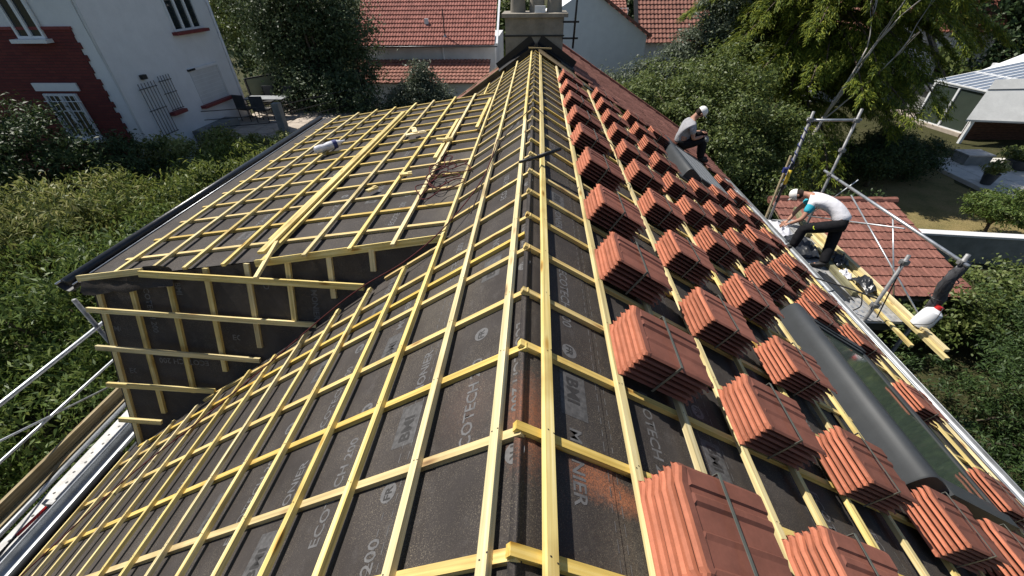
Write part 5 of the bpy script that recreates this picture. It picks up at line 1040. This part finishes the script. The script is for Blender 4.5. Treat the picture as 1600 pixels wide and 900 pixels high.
def person(root_loc, label, J, tee, sleeve, pose_face, face_dn, knee_pad=None):
    p = empty('person', root_loc, label, 'person'); g = lambda k: V(J[k])
    hip, lum, chest, neck, head = g('hip'), g('lum'), g('chest'), g('neck'), g('head'); fd = V(pose_face).normalized()
    lat = g('lat').normalized(); ms = []
    V_ = [(hip, (.15, .12)), (lum, (.14, .11)), (chest, (.165, .12)), (neck, .058), (head-fd*.0, .088), (head+(head-neck).normalized()*.085, .072)]
    E_ = [(0, 1), (1, 2), (2, 3), (3, 4), (4, 5)]; n = 6
    for s_ in ('l', 'r'):
        V_ += [(g('sh'+s_), .062), (g('el'+s_), .043), (g('wr'+s_), .030)]; E_ += [(2, n), (n, n+1), (n+1, n+2)]; n += 3
        V_ += [(g('th'+s_), .095), (g('kn'+s_), .066), (g('an'+s_), .044), (g('to'+s_), .036)]; E_ += [(0, n), (n, n+1), (n+1, n+2), (n+2, n+3)]; n += 4
    ms.append(skin_obj('body', V_, E_, 0, M['skin'], None, 2))
    for s_, sg in (('l', 1), ('r', -1)): ms += hand_meshes(g('wr'+s_), g('ha'+s_), sg)
    # face: nose, brow, ears, mouth line on the front of the head
    hu = (head-neck).normalized(); hs = fd.cross(hu).normalized()
    fc = MB()
    nz = head+fd*.098-hu*.005; fc.lathe(nz-fd*.02, fd, [(.016, 0), (.014, .015), (.008, .03)], 8)
    for sg in (-1, 1): fc.lathe(head+hs*sg*.088-hu*.0, hs*sg, [(.022, 0), (.026, .008), (.014, .014)], 8)
    me = fc.mesh('face'); ms.append(me)
    body = join_meshes('body', ms, M['skin'], p)
    e = MB()
    for sg in (-1, 1): e.lathe(head+fd*.088+hs*sg*.032+hu*.018, fd, [(.011, 0), (.009, .006)], 8)
    e.lathe(head+fd*.090-hu*.045, fd, [(.02, 0), (.016, .004)], 8); e.build('eyes_and_mouth', M['hair'], body)
    hr = MB(); hr.lathe(head-fd*.016-hu*.035, hu, [(.070, -.03), (.086, .01), (.088, .05), (.06, .09)], 12); hr.build('hair', M['hair'], body, auto=True)
    # clothes
    tv = [(hip-(lum-hip)*.25, (.176, .146)), (hip+(lum-hip)*.3, (.172, .142)), (lum, (.160, .130)), (chest, (.188, .142)), (neck-(neck-chest)*.28, (.085, .08))]; te_ = [(0, 1), (1, 2), (2, 3), (3, 4)]; n = 5; sl_m = []
    for s_ in ('l', 'r'):
        sh, el = g('sh'+s_), g('el'+s_); tv += [(sh, .082), (sh.lerp(el, .30), .074)]; te_ += [(3, n), (n, n+1)]; n += 2
        sl_m.append(skin_obj('sleeve', [(sh-(el-sh)*.10, .083), (sh.lerp(el, .3), .080), (sh.lerp(el, .66), .071)], [(0, 1), (1, 2)], 0, M[sleeve], None, 2))
    link(bpy.data.objects.new('t_shirt', skin_obj('t_shirt', tv, te_, 0, M[tee], None, 2)), p)
    for q in sl_m: link(bpy.data.objects.new('sleeve', q), p)
    pv = [(hip+(lum-hip)*.35, (.160, .128)), (hip, (.172, .142))]; pe = [(0, 1)]; n = 2
    for s_ in ('l', 'r'):
        th, kn, an = g('th'+s_), g('kn'+s_), g('an'+s_); pv += [(th, .122), (th.lerp(kn, .5), .112), (kn, .098), (kn.lerp(an, .5), .092), (kn.lerp(an, .97), .078)]; pe += [(1, n), (n, n+1), (n+1, n+2), (n+2, n+3), (n+3, n+4)]; n += 5
    tr_ = link(bpy.data.objects.new('trousers', skin_obj('trousers', pv, pe, 1, M['trouser'], None, 2)), p)
    for s_ in ('l', 'r'):
        an, to = g('an'+s_), g('to'+s_); dd = (to-an); dd.z = 0; dd.normalize(); bt = skin_obj('boot', [(an+V((0, 0, .06)), .058), (an+V((0, 0, -.0)), .056), (an+V((0, 0, -.03))-dd*.03, .048), (an+dd*.10+V((0, 0, -.03)), .050), (an+dd*.19+V((0, 0, -.035)), .040)], [(0, 1), (1, 2), (1, 3), (3, 4)], 1, M['boot'], None, 2)
        link(bpy.data.objects.new('boot', bt), p)
    if knee_pad: 
        kp = MB().lathe(g('knl')+V(knee_pad)*.05, knee_pad, [(.07, 0), (.06, .03), (.03, .045)], 10); kp.build('knee_pad', M['wallgrey'] if tee == 'tee_g' else M['hivis'], tr_, auto=True)
    cap = MB(); cu = (hu*.86 + fd*.1).normalized(); cc = head+hu*.030
    cap.lathe(cc, cu, [(.106, -.012), (.108, .02), (.102, .055), (.080, .092), (.045, .112), (.01, .118)], 16); c_ = cap.build('cap', M['cap_w'], p, auto=True)
    br = MB(); k = 9; top = []; 
    for i in range(k): t = -1.1+2.2*i/(k-1); top.append(cc + hs*sin(t)*.10 + fd*cos(t)*.10 - cu*.005)
    for i in range(k): t = -1.1+2.2*i/(k-1); top.append(cc + hs*sin(t)*.095 + fd*(cos(t)*.105+.085) - cu*.022)
    nb = len(br.v); br.v += top; br.v += [q-cu*.006 for q in top]
    for i in range(k-1): br.f += [[i, i+1, k+i+1, k+i], [2*k+i, 3*k+i, 3*k+i+1, 2*k+i+1], [k+i, k+i+1, 3*k+i+1, 3*k+i]]
    br.build('brim', M['cap_w'], c_, True); return p
# worker bending over the eaves from the scaffold
JB = dict(hip=(5.63, 6.92, -2.37), lum=(5.55, 7.07, -2.22), chest=(5.33, 7.33, -2.10), neck=(5.18, 7.47, -2.12), head=(5.06, 7.54, -2.15), lat=(.55, .83, 0),
          shl=(5.19, 7.24, -2.20), ell=(5.06, 7.14, -2.46), wrl=(4.92, 7.22, -2.60), hal=(4.80, 7.27, -2.66), shr=(5.36, 7.52, -2.18), elr=(5.18, 7.55, -2.46), wrr=(5.02, 7.45, -2.66), har=(4.92, 7.42, -2.72),
          thl=(5.57, 6.84, -2.43), knl=(5.10, 7.06, -2.62), anl=(5.00, 6.98, -2.98), tol=(4.85, 7.05, -3.02), thr=(5.66, 7.02, -2.45), knr=(5.56, 6.82, -2.82), anr=(5.44, 6.62, -3.13), tor=(5.28, 6.68, -3.16))
person((5.45, 6.7, DZ), 'worker in white cap and white shirt with blue sleeves bending on the scaffold', JB, 'tee_w', 'tee_b', (-.62, .25, -.74), -1)
hv = MB().lathe((5.22, 6.93, -2.52), (-.2, -.75, .6), [(.05, 0), (.045, .008), (.02, .012)], 10); o = hv.build('trouser_patch', M['hivis'], bpy.data.objects['person'], auto=True)
# worker sitting on the old tiles
ax0 = 3.34
JA = dict(hip=(3.30, 9.45, -1.76), lum=(3.30, 9.45, -1.60), chest=(3.37, 9.45, -1.38), neck=(3.45, 9.45, -1.25), head=(3.56, 9.44, -1.15), lat=(0, 1, 0),
          shl=(3.40, 9.25, -1.38), ell=(3.46, 9.22, -1.64), wrl=(3.68, 9.28, -1.60), hal=(3.78, 9.30, -1.60), shr=(3.40, 9.65, -1.38), elr=(3.50, 9.68, -1.62), wrr=(3.72, 9.55, -1.58), har=(3.82, 9.53, -1.58),
          thl=(3.36, 9.36, -1.80), knl=(3.72, 9.28, -1.68), anl=(3.74, 9.28, -2.10), tol=(3.90, 9.26, -2.14), thr=(3.36, 9.55, -1.80), knr=(3.80, 9.60, -1.60), anr=(3.84, 9.60, -2.16), tor=(4.0, 9.60, -2.20))
person((3.3, 9.45, -1.86), 'worker in grey shirt and white cap sitting on the old tiles', JA, 'tee_g', 'tee_g', (.80, 0, -.60), -1, (.7, -.6, .5))
